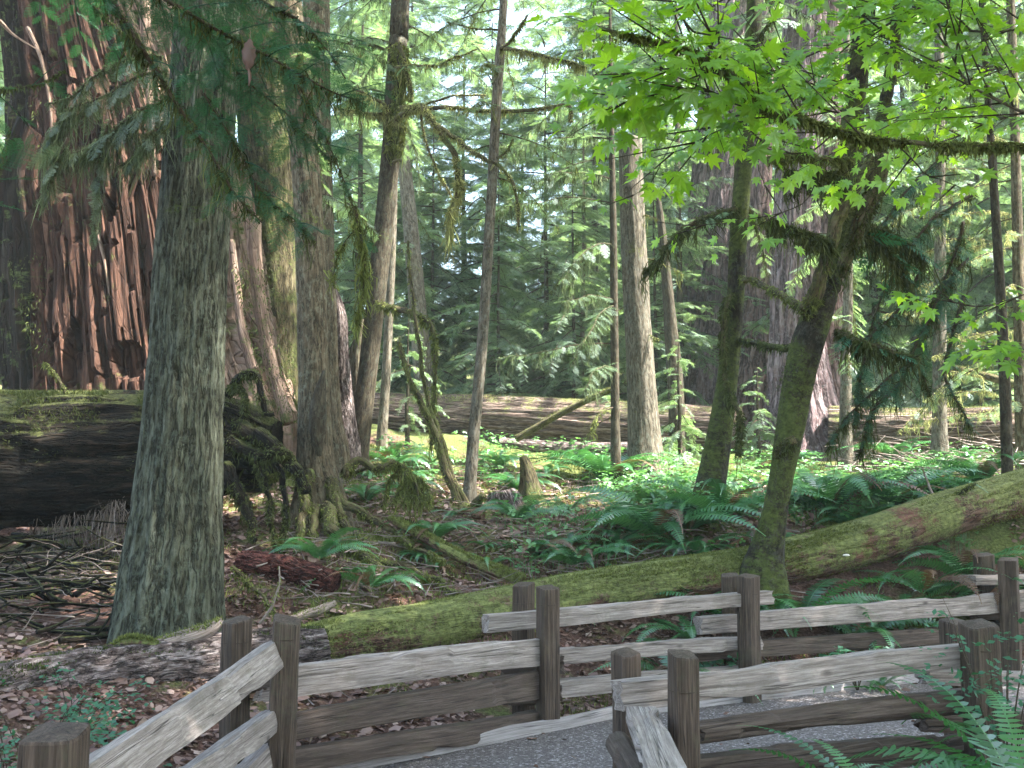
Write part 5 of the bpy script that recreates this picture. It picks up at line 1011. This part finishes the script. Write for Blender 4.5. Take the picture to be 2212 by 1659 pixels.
xm, ym = 3.6, 3.4; tm_ = thing('vine_maple', (xm, ym, g1(xm, ym)), 'bright green vine maple reaching in from the right, palmate leaves over the upper right', 'tree')
mb = MB(); tube(mb, [(xm, ym, g1(xm, ym)-.2), (xm-.1, ym, 1.2), (xm-.3, ym+.1, 2.4), (xm-.35, ym+.1, 4.2), (xm-.2, ym, 6)], [.09, .08, .07, .05, .02], 16, n=50, disp=ridges(.05)); mb.build('trunk', M['bark_maple'], tm_)
def mbranch(path, w0, w1, nl, size, fz=0, spread=.16, subs=6, subl=.5, tilt=.4, mat='bark_dark', t0=.1):
    Q, RR, o = limb(tm_, path, w0, w1, mat=mat, mossm='moss', fz=fz, flen=.014, st=fz//8, slen=.04, swid=.003, seg=7, wob=.012)
    lb = MB(); wb = MB(); size *= 1.0; nl = int(nl*.78); spread *= 1.25; subl *= 1.25
    for k in range(subs):
        t = t0+(1-t0)*(k+.6)/subs; i = min(int(t*(len(Q)-2)), len(Q)-2); T = unit(Q[i+1]-Q[i]); S = unit(np.cross(T, [0, 0, 1.]))*(1 if k % 2 else -1)
        e = np.linspace(0, 1, 6)[:, None]*subl*random.uniform(.6, 1.2); q = Q[i]+(T*random.uniform(.4, .9)+S*random.uniform(.3, .8)+np.array([0, 0, random.uniform(-.25, .4)]))*e
        tube(wb, q, np.linspace(.004, .0012, 6), 5, n=10); leaves(lb, q, nl//(subs+1), size, spread*.7, tilt, .15)
    leaves(lb, Q, nl//(subs+1), size, spread, tilt, t0+.1)
    if subs: wb.build('twigs', M['bark_dark'], o)
    lb.build('leaves', M['maple'], o, smooth=False)
mbranch([(2300,322,3.5),(2212,314,3.5),(2050,312,3.5),(1940,306,3.5),(1850,296,3.5),(1790,276,3.5),(1700,243,3.45),(1640,212,3.4),(1590,165,3.35),(1520,120,3.3),(1440,95,3.3),(1300,68,3.3)], 14, 4, 150, .060, fz=5200, subs=10, subl=.36, mat='bark_mossy', t0=.4)
mbranch([(1750,-90,3.2),(1600,-30,3.2),(1545,70,3.2),(1490,10,3.2),(1440,-40,3.2)], 5, 3, 80, .062, subs=6, subl=.3)
mbranch([(1430,-30,3.4),(1490,60,3.4),(1540,110,3.4),(1570,160,3.4),(1610,210,3.4)], 4, 6, 90, .062, subs=8, subl=.42)
mbranch([(1640,212,3.4),(1560,200,3.35),(1480,190,3.3),(1400,210,3.3),(1330,225,3.3),(1290,240,3.3)], 5, 2, 110, .062, subs=8, subl=.2)
mbranch([(1590,165,3.35),(1500,150,3.3),(1420,150,3.2),(1340,165,3.2),(1300,170,3.2)], 5, 2, 90, .064, subs=7, subl=.18)
mbranch([(1700,243,3.45),(1620,260,3.5),(1540,290,3.6),(1470,320,3.7),(1410,335,3.8)], 4, 2, 80, .058, subs=6, subl=.4)
mbranch([(2260,-40,4.2),(2100,-20,4.2),(1980,20,4.2),(1880,70,4.2),(1760,110,4.2),(1650,140,4.2)], 7, 2, 260, .062, subs=14, subl=.6)
mbranch([(2260,60,3.9),(2120,70,3.9),(2020,40,3.9),(1960,0,3.9)], 6, 3, 160, .062, subs=8, subl=.6)
mbranch([(2300,270,3.8),(2212,238,3.8),(2130,205,3.8),(2080,160,3.8),(2045,90,3.8),(2020,10,3.8)], 9, 3, 240, .062, subs=12, subl=.6, mat='bark_pale')
mbranch([(2300,120,4.8),(2180,140,4.8),(2080,180,4.8),(2000,230,4.8),(1930,260,4.8)], 7, 2, 260, .062, subs=12, subl=.7)
mbranch([(2300,230,5.2),(2180,250,5.2),(2080,290,5.2),(1990,320,5.2),(1940,330,5.2)], 6, 2, 120, .062, subs=10, subl=.5)
mbranch([(1940,306,3.5),(1960,340,3.6),(2000,380,3.7),(2060,400,3.8),(2100,420,3.9)], 4, 2, 26, .05, subs=3, subl=.3)
mbranch([(1880,150,4.4),(1780,180,4.4),(1700,160,4.4),(1620,130,4.4)], 4, 2, 150, .062, subs=9, subl=.5)
mbranch([(1850,250,4.2),(1760,230,4.2),(1690,190,4.2),(1650,240,4.2)], 4, 2, 110, .058, subs=7, subl=.45)
mbranch([(2300,600,4.4),(2212,640,4.4),(2130,660,4.4),(2060,650,4.4),(2010,640,4.4)], 4, 2, 60, .055, subs=5, subl=.35)
mbranch([(2300,770,4.2),(2212,750,4.2),(2160,745,4.2),(2110,760,4.2)], 5, 2, 34, .06, subs=3, subl=.25, mat='bark_pale')
mbranch([(1760,400,3.9),(1735,440,3.9),(1690,462,3.9),(1600,476,3.9),(1500,490,3.9),(1420,480,3.9)], 3, 1.5, 22, .05, subs=2, subl=.2)
mbranch([(1800,290,4.),(1740,330,4.),(1640,310,4.),(1560,290,4.),(1480,290,4.)], 4, 2, 60, .05, subs=5, subl=.35)
mbranch([(1480,250,4.4),(1440,330,4.4),(1400,400,4.4),(1340,430,4.4),(1300,440,4.4)], 2.5, 1.2, 16, .05, subs=2, subl=.15)
mbranch([(1650,300,4.6),(1640,360,4.6),(1660,430,4.6),(1640,440,4.6)], 2.5, 1.2, 22, .05, subs=2, subl=.25)

# ================================================================== FERNS
def fern_mesh(seed, nf, L, width=.11, mats=None, upright=.9, droop=1., npin=34, dry=0):
    r = np.random.default_rng(seed); mb = MB()
    for k in range(nf):
        a = k*2.399+r.uniform(-.3, .3); l = L*r.uniform(.65, 1.1); up = upright*r.uniform(.55, 1.2); t = np.linspace(0, 1, npin+1)
        ang = math.atan(up*1.6)*(1-t)-(t**1.5)*.95*droop*r.uniform(.5, 1.2)
        dx = np.cumsum(np.cos(ang))*l/npin; dz = np.cumsum(np.sin(ang))*l/npin; sway = r.normal(0, .12)*t**2*l
        c, s = math.cos(a), math.sin(a); P = np.stack([dx*c-sway*s, dx*s+sway*c, dz], -1); T = unit(np.gradient(P, axis=0)); S = unit(np.cross(T, [0, 0, 1.])); N = np.cross(S, T)
        roll = r.normal(0, .35); S = S*math.cos(roll)+N*math.sin(roll); isd = r.random() < dry; mi = 1 if isd else 0
        w_ = width*np.sin(np.clip(t*1.02+.06, 0, 1)*np.pi)**.55*(1-.45*t); pin = l/npin*.46; vv = np.clip(.5+r.normal(0, .22), 0, 1)
        for sg in (-1, 1):
            b = P[2:]; D = unit(S[2:]*sg+T[2:]*.28+np.array([0, 0, -.12])+r.normal(0, .06, (npin-1, 3))); wl = w_[2:, None]; tw = T[2:]*pin
            V = np.stack([b-tw*.8, b+tw*.8, b+D*wl*.6+tw*.7, b+D*wl, b+D*wl*.55-tw*.7], 1).reshape(-1, 3); i = np.arange(npin-1)[:, None]*5
            mb.add(V, quad=i+np.array([[0, 1, 2, 4]]), tri=i+np.array([[4, 2, 3]]), var=np.clip(vv+r.normal(0, .08, (npin-1)*5), 0, 1), mi=mi)
        W = S*.003; V = np.concatenate([P-W, P+W]); i = np.arange(npin)[:, None]; mb.add(V, quad=np.concatenate([i, i+1, i+npin+2, i+npin+1], 1), var=.9, mi=mi)
    return mb.mesh('fern_fronds', mats or [M['fern'], M['fern_dry']], smooth=False)
FM = [fern_mesh(400+s, nf, L, w_, upright=u, dry=dr, droop=dp) for s, (nf, L, w_, u, dr, dp) in enumerate(((18, .95, .10, .9, .08, 1.), (14, .8, .09, .7, .15, 1.1), (22, 1.05, .11, 1.2, .05, .9), (11, .7, .08, .8, .1, 1.1), (16, .9, .10, .45, .3, .9)))]
FM.append(fern_mesh(420, 7, 1.0, .075, upright=2.6, droop=.25))
def fern(px, py, d, sc, k, label, group=None, z=None):
    p = at(px, py, d) if d else ground_hit(px, py); zz = g1(p[0], p[1]) if z is None else p[2]
    o = bpy.data.objects.new('sword_fern', FM[k]); COL.objects.link(o); o.location = (p[0], p[1], zz+.01); o.scale = (sc,)*3; o.rotation_euler = (random.uniform(-.1, .1), random.uniform(-.1, .1), random.uniform(0, 6.3))
    tag(o, label, 'fern', group)
FN = [(1310,1050,0,1.35,2,'tall upright sword fern left of the snag base'),(1420,1170,0,1.5,0,'large spreading sword fern in the middle of the undergrowth, above the diagonal log'),(1555,1130,0,1.3,0,'sword fern in front of the thin dark leaning trunk'),
      (1340,1190,0,.9,4,'sword fern with some brown fronds left of the large spreading one'),(1180,1030,0,.9,1,'sword fern just behind the small mossy stump'),(850,1010,0,1.,1,'sword fern right of the dark leaning trunk base'),(930,1010,0,.8,3,'small fern between the sapling stems and dark leaning trunk'),
      (1930,1110,0,1.3,2,'fern behind the diagonal log, right of the mossy maple'),(1800,1120,0,1.4,2,'upright fern immediately right of the mossy maple stem behind the log'),(2040,1080,0,1.,0,'fern behind the diagonal log under the dark hanging boughs'),
      (1880,1060,0,.9,1,'fern in the sunny ground cover below the hanging boughs'),(1730,1280,9.6,1.35,0,'arching fern at the foot of the mossy maple, just behind the fence'),(1850,1300,9.6,1.3,1,'fern behind the fence right of the maple foot'),(1640,1255,9.5,.8,3,'small fern clinging to the base of the mossy maple'),
      (1990,1250,10.2,1.2,1,'fern in front of the diagonal log at right'),(2090,1240,10.6,1.2,0,'bushy fern behind the fence near the right rear post'),(2200,1200,10.6,1.,2,'fern at the right edge above the last fence post'),(1950,1310,9.9,1.1,3,'low fern just behind the right half of the fence'),
      (1490,1300,9.3,1.1,3,'fern hanging over the mossy log beside the fence middle'),(1460,1420,8.6,.9,0,'dark fern in the shade behind the fence rails'),(690,1215,9.2,.75,0,'arching bright fern beside the red rotten log'),(800,1270,9.0,.85,1,'pale fern at the end of the mossy roots'),
      (760,1260,9.1,.45,3,'little fern left of the pale fern on the slope'),(900,1150,10.1,.4,3,'small fern on the mossy log on the slope'),(950,1180,9.9,.4,3,'tiny drooping fern lower on the sloping mossy log'),(1925,975,17.2,1.1,2,'sunlit yellow-green fern in front of the reddish log at right'),
      (1130,1060,0,.7,1,'fern in front of the long sunlit log, left of the mossy stump'),(1240,1000,0,.8,0,'fern in front of the middle of the long sunlit log'),(1640,1060,0,.7,1,'fern behind the hanging moss limb of the thin trunk'),(1700,1180,0,.6,1,'small fern tight behind the mossy maple'),
      (700,1540,6.9,.5,3,'single small fern seen through the left fence rails'),(1900,1400,8.9,.5,3,'small fern below the rails of the far fence'),(1780,1440,8.8,.4,3,'little fern on the bank below the lowest far rail'),(2150,1330,10.1,1.1,1,'fern between the two right fence posts'),
      (1250,1290,9.3,.35,3,'tiny fern behind the mossy log near the fence'),(1620,1180,0,.7,4,'half brown fern left of the maple foot behind the log'),(1980,1150,0,.8,1,'fern rising right behind the bark patch of the diagonal log'),
      (1120,1130,0,.9,0,'fern just right of the sapling roots'),(1230,1110,0,.9,1,'fern midway between the mossy stump and the tall snag fern'),(1250,1230,0,.8,0,'fern low on the slope close above the mossy log, centre'),(1160,1200,0,.7,4,'browned fern beside the half-buried mossy log'),
      (1480,1060,0,1.,1,'fern in the herbs just left of the thin dark leaning trunk'),(1400,1100,0,.9,0,'fern in the herbs in front of the snag'),(1080,1010,0,.8,0,'fern behind the slender tree foot'),(1500,1215,0,.8,0,'fern touching the top of the diagonal log at its middle'),
      (870,1060,0,.7,1,'fern on the crest between the mossy mound and the sapling'),(1750,1060,0,.9,0,'fern among herbs behind the mossy maple'),(2120,1050,0,1.1,2,'tall fern behind the right end of the diagonal log'),(1860,1150,0,.9,0,'fern close behind the diagonal log midway between maple and bark patch'),
      (1570,1290,9.5,1.1,0,'fern filling the gap left of the third pair of fence posts'),(2200,1330,10.2,1.2,0,'fern right of the last pair of fence posts')]
for a in FN: fern(*a)
r_ = np.random.default_rng(5)
for k in range(64):
    px, py = r_.uniform(790, 2180), r_.uniform(985, 1235)
    if py > 1270-(px-1000)*.14: py = 1180-(px-1000)*.12
    fern(px, py, 0, r_.uniform(.35, .75), int(r_.integers(0, 5)), 'small sword fern among the dense undergrowth behind the long mossy log', 'small ferns scattered through the undergrowth')
# near ferns in front of the front fence: single big fronds
def near_fern(x, y, z, sc, k, label, rz): o = bpy.data.objects.new('sword_fern', FM[k]); COL.objects.link(o); o.location = (x, y, z); o.scale = (sc,)*3; o.rotation_euler = (0, 0, rz); tag(o, label, 'fern')
for (px, d, sc, k, lb, rz_) in ((1560,3.75,.6,5,'fern in the right foreground just right of the front fence corner post',1.),(1880,3.9,.75,5,'tall upright fern frond in front of the middle of the front fence',2.2),(1740,3.8,.7,5,'sparse fern fronds leaning left, between the corner post and the tall frond',.3),
        (2230,4.,1.15,0,'large fern at the lower right corner in front of the fence post',.4),(2110,4.2,.9,1,'fern at the foot of the right front fence post',3.),(2190,3.7,1.,5,'upright fern fronds at the right edge of the foreground',1.7)):
    x = (px-1106)/FPX*d; near_fern(x, d, g1(x, d), sc, k, lb, rz_)

# ================================================================== UNDERGROWTH, LITTER, DEBRIS
def scatter(n, x0, x1, y0, y1): return rng.uniform(x0, x1, n), rng.uniform(y0, y1, n)
def litter():
    x, y = scatter(95000, -6, 9, 3., 15); keep = (rng.random(len(x)) < (1-in_path(x, y)*.965))
    dens = fbm(np.stack([x, y, x*0], -1)*.8, 3, 21); keep &= dens > .40; x, y = x[keep], y[keep]; z = G(x, y)+.012; n = len(x)
    T = np.array([(-1, -.5, 0), (0, -.75, .2), (1, -.35, .05), (.8, .5, .25), (0, .8, .0), (-.9, .45, .2)]); F = np.array([(0, 1, 5), (1, 2, 3), (1, 3, 5), (5, 3, 4)])
    X = unit(rng.normal(0, 1, (n, 3))*[1, 1, .3]); U = np.array([0, 0, 1.])+rng.normal(0, .4, (n, 3)); R = basis(X, U); sc = np.clip(rng.lognormal(-4.0, .5, n), .006, .055)
    V, FF, va = inst(T, F, np.full(6, .45), R, np.stack([x, y, z], -1), sc); mb = MB(); mb.add(V, tri=FF, var=np.clip(va+np.repeat(rng.normal(0, .2, n), 6), 0, 1))
    tag(mb.build('leaf_litter', M['litter'], smooth=False), 'brown and pinkish dead leaves scattered over the forest floor', 'leaf litter', kind='stuff')
litter()
def herbs():
    pts_ = []
    for (a, b, c_, d_, n) in ((1250, 2200, 985, 1120, 2600), (1280, 1500, 1000, 1110, 700), (1680, 2150, 1020, 1160, 1500), (820, 1100, 980, 1060, 450), (1000, 1350, 950, 1010, 350), (1100, 1600, 1110, 1230, 500), (0, 25, 740, 850, 60)):
        px = rng.uniform(a, b, n); py = rng.uniform(c_, d_, n)
        for u, v in zip(px[:n], py[:n]): pts_.append((u, v))
    # project by a coarse lookup of ground distance per row/column
    P = []
    cols = {}
    for u, v in pts_:
        key = (int(u//40), int(v//8))
        if key not in cols: cols[key] = ground_hit(key[0]*40+20, key[1]*8+4)[1]
        d = cols[key]*random.uniform(.96, 1.04); x = (u-1106)/FPX*d; P.append((x, d))
    P = np.array(P); x = P[:, 0]+rng.normal(0, .1, len(P)); y = P[:, 1]; dn = fbm(np.stack([x, y, x*0], -1)*1.1, 3, 88); m = dn > .43; x, y = x[m], y[m]; z = G(x, y); n = len(x)
    T = []; F = []
    for k in range(3):
        a = k*2.094; b = len(T); c, s = math.cos(a), math.sin(a)
        for (u, v, w_) in ((0, 0, 0), (.45, -.42, .06), (.85, -.38, .0), (1., 0, -.12), (.85, .38, 0), (.45, .42, .06)): T.append((u*c-v*s, u*s+v*c, w_))
        F += [(b, b+1, b+2), (b, b+2, b+3), (b, b+3, b+4), (b, b+4, b+5)]
    T = np.array(T); F = np.array(F); U = np.array([0, -.25, 1.])+rng.normal(0, .3, (n, 3)); R = basis(unit(rng.normal(0, 1, (n, 3))*[1, 1, .2]), U); h_ = rng.uniform(.05, .32, n)
    V, FF, va = inst(T, F, np.full(len(T), .5), R, np.stack([x, y, z+h_], -1), rng.uniform(.025, .065, n)); mb = MB(); mb.add(V, tri=FF, var=np.clip(va, 0, 1))
    V = np.stack([np.stack([x-.003, y, z], -1), np.stack([x+.003, y, z], -1), np.stack([x, y, z+h_], -1)], 1).reshape(-1, 3); mb.add(V, tri=np.arange(len(V)).reshape(-1, 3), var=.2)
    tag(mb.build('ground_cover', M['herb'], smooth=False), 'low bright green three-leaved herbs covering the forest floor beyond the log', 'ground cover', kind='stuff')
herbs()
def ground_moss():
    x, y = scatter(130000, -4.5, 9, 7.6, 17); dn = fbm(np.stack([x, y, x*0], -1)*.9, 4, 61)+fbm(np.stack([x, y, x*0], -1)*5, 2, 62)*.25; m = (dn > .655) & (in_path(x, y) < .02) & (in_path(x, y-.12) < .02); x, y = x[m], y[m]; z = G(x, y); n = len(x)
    a = rng.uniform(0, 6.28, n); h_ = rng.uniform(.015, .06, n); W = np.stack([np.cos(a), np.sin(a), a*0], -1)*.008; b = np.stack([x, y, z-.005], -1); tp = b+np.stack([rng.normal(0, .02, n), rng.normal(0, .02, n), h_], -1)
    mb = MB(); mb.add(np.stack([b-W, b+W, tp], 1).reshape(-1, 3), tri=np.arange(3*n).reshape(-1, 3), var=np.repeat(np.clip(rng.normal(.5, .25, n), 0, 1), 3))
    tag(mb.build('ground_moss', M['moss'], smooth=False), 'patches of short olive moss carpeting the forest floor', 'moss', kind='stuff')
ground_moss()
def sticks(name, label, n, region, lens, rmax, mat='stick', lift=.06, seed=1, curl=.15):
    mb = MB(); r = np.random.default_rng(seed)
    for k in range(n):
        px, py = r.uniform(region[0], region[1]), r.uniform(region[2], region[3]); p = ground_hit(px, py, 3.5, 30); L = r.uniform(*lens); a = r.uniform(0, 6.28); el = r.normal(0, .3)
        d = np.array([math.cos(a)*math.cos(el), math.sin(a)*math.cos(el), abs(math.sin(el))*.7]); q = p+np.array([0, 0, r.uniform(0, lift)+.01])+d*np.linspace(-.5, .5, 5)[:, None]*L+np.cumsum(r.normal(0, curl*.1*L, (5, 3)), 0)
        gz = G(q[:, 0], q[:, 1], False); q[:, 2] = np.maximum(q[:, 2], gz+.0); tube(mb, q, np.linspace(r.uniform(.3, 1)*rmax, rmax*.12, 5), 5, n=10, var=r.random())
    tag(mb.build(name, M[mat]), label, 'twigs', kind='stuff')
sticks('dead_twigs', 'tangle of dead branches and twigs under the dark log at left', 110, (-40, 270, 1180, 1400), (.25, 1.2), .03, 'log_dark', .35, 5, .28)
sticks('dead_twigs', 'fine pale twigs tangled among the dead branches at left', 110, (-40, 280, 1190, 1410), (.2, .8), .007, 'stick', .4, 15, .3)
sticks('dead_twigs', 'fine dead twigs strewn over the slope and undergrowth in the middle', 650, (560, 1700, 1020, 1310), (.12, .7), .010, 'stick', .12, 6)
sticks('dead_twigs', 'pale dead branches heaped in the sun at right behind the ferns', 160, (1830, 2212, 975, 1040), (.3, 1.5), .02, 'stick', .35, 7)
sticks('dead_twigs', 'scattered twigs on the ground between path and mossy log', 60, (650, 2000, 1400, 1520), (.1, .6), .008, 'stick', .02, 8)
def one_stick(label, path, w0, w1, mat='stick', moss=0, name='dead_branch'):
    P = polyline(path); d = path[0][2]; t = thing(name, P[0], label, 'branch'); limb(t, path, w0, w1, mat=mat, mossm='moss', fz=moss, flen=.02, name='stem', wob=.02)
one_stick('forked grey twig standing up behind the left fence post', [(560,1345,7.7),(590,1300,7.7),(606,1262,7.7),(606,1225,7.7)], 7, 3, 'stick', 60)
one_stick('long mossy stick propped on the slope left of the forked twig', [(500,1225,8.6),(540,1262,8.5),(580,1310,8.3),(600,1350,8.1)], 10, 5, 'bark_mossy', 700)
one_stick('curved mossy branch standing upright on the big dark log', [(140,850,10),(125,815,10),(105,790,10),(92,785,10)], 9, 4, 'bark_mossy', 500)
one_stick('dark broken branch sticking up from the diagonal log at right, fringed with moss', [(2035,1085,11),(2050,1075,11),(2080,1060,10.9),(2108,1045,10.9)], 12, 7, 'bark_maple', 600)
one_stick('thin upright twig forked from the diagonal log at right', [(2030,1085,11),(2010,1060,11),(1998,1030,11.1),(1990,1005,11.1)], 7, 3, 'stick', 60)
one_stick('pale bleached stick lying behind the middle of the fence', [(1065,1522,7.6),(1120,1519,7.7),(1180,1516,7.8),(1230,1513,7.9)], 6, 4, 'stick', 0)
one_stick('dark curved branch arching out of the undergrowth near the sapling', [(1060,1150,11.5),(1100,1140,11.4),(1140,1128,11.3)], 6, 3, 'twig', 0)
one_stick('drooping mossy branch arching over the slope beside the two-toned trunk', [(745,1030,11.2),(800,1010,11),(860,1000,10.9),(895,1030,10.8),(905,1080,10.8)], 9, 5, 'bark_mossy', 1500)
t = thing('mossy_bush', at(880,1080,10.9), 'mound of drooping mossy twigs on the slope left of the sapling', 'bush')
for k in range(9): 
    x = 850+k*8; limb(t, [(875,1000+k*3,11-.03*k),(x+random.uniform(-15,15),1040,10.9),(830+k*13,1090,10.8)], 5, 2, mat='bark_mossy', mossm='moss', fz=260, flen=.04, st=90, slen=.25, name='stem')
# dead root tangle hanging under the big log
t = thing('root_curtain', at(170,1150,10), 'curtain of fine grey roots and dead moss in the dark hollow under the big log', 'roots')
mm = MB(); strands(mm, [at(90,1060,10.2), at(180,1050,10.1), at(260,1070,10.)], 900, .75, .006, R=.08); mm.build('strands', M['stick'], t, smooth=False)
# shrubs with small leaves, lower left and lower right
def shrub(px, py, d, h, n, label, seed, sz=.03, spread=.35):
    p = at(px, py, d); r = np.random.default_rng(seed); z = g1(p[0], d); t = thing('huckleberry_shrub', (p[0], d, z), label, 'shrub'); wb = MB(); lb = MB()
    for k in range(n):
        a = r.uniform(0, 6.28); e = np.linspace(0, 1, 7)[:, None]; tip = np.array([math.cos(a)*spread*r.uniform(.3, 1), math.sin(a)*spread*r.uniform(.3, 1), h*r.uniform(.5, 1.05)]); q = np.array([p[0], d, z])+tip*e*[[1, 1, 1]]+np.array([0, 0, .12])*np.sin(e*3)
        tube(wb, q, np.linspace(.004, .001, 7), 4, n=10)
        for j in range(4):
            qq = q[2+j]+np.linspace(0, 1, 4)[:, None]*np.array([math.cos(a+r.normal(0, 1)), math.sin(a+r.normal(0, 1)), .1])*.16; m = 8
            pos = qq[r.integers(1, 4, m)]+r.normal(0, .02, (m, 3)); Lf = np.array([(0, 0, 0), (.5, .32, .03), (1, 0, -.05), (.5, -.32, .03)]); R = basis(unit(r.normal(0, 1, (m, 3))*[1, 1, .3]), np.array([0, -.3, 1.])+r.normal(0, .3, (m, 3)))
            V, F, va = inst(Lf, np.array([(0, 1, 2), (0, 2, 3)]), np.full(4, .4), R, pos, sz*r.uniform(.7, 1.4, m)); lb.add(V, tri=F, var=np.clip(va, 0, 1))
    wb.build('stems', M['twig'], t); lb.build('leaves', M['fern'] if 0 else M['herb_dark'], t, smooth=False)
M['herb_dark'] = m_leaf('shrub_leaf', (.02, .08, .035), (.04, .14, .06), (.08, .22, .10), .35)
shrub(90,1560,4.9,.55,11,'leafy low shrub in the lower left corner',1)
shrub(170,1500,5.4,.5,9,'thin-stemmed shrub between the bark log and the left fence',2)
shrub(230,1600,4.6,.35,8,'small leafy sprig beside the left fence rail',3)
shrub(30,1640,4.2,.4,7,'low shrub at the very left edge by the fence',4)
shrub(2170,1640,4.6,.85,12,'airy leafy shrub around the right front fence post',5,.035)
shrub(1850,1420,8.8,.35,8,'low broad-leaved shrub on the bank under the far fence rails',6,.06)
shrub(1540,1420,8.7,.3,6,'small broad-leaved plant under the far fence at the third pair of posts',7,.06)
# two pale bracket mushrooms
for px, py, sc, lb in ((1828,1200,.035,'white round mushroom on the side of the diagonal mossy log'),):
    mb = MB(); c = at(px, py, 9.93); th = np.linspace(0, 2*np.pi, 16, endpoint=False); rr = np.array([0.15, .7, 1, .8, .25]); zz = np.array([.5, .42, .1, -.05, -.1])
    V = np.stack([c[0]+np.cos(th)[None]*rr[:, None]*sc, c[1]+np.sin(th)[None]*rr[:, None]*sc*.8, c[2]+zz[:, None]*sc+0*th[None]], -1).reshape(-1, 3); i = np.arange(4)[:, None]*16; j = np.arange(16)[None]; j2 = (j+1) % 16
    mb.add(V, quad=np.stack([i+j, i+16+j, i+16+j2, i+j2], -1).reshape(-1, 4)); o = mb.build('mushroom', M['mush'] if 'mush' in M else M['stick'], loc=c); tag(o, lb, 'mushroom')
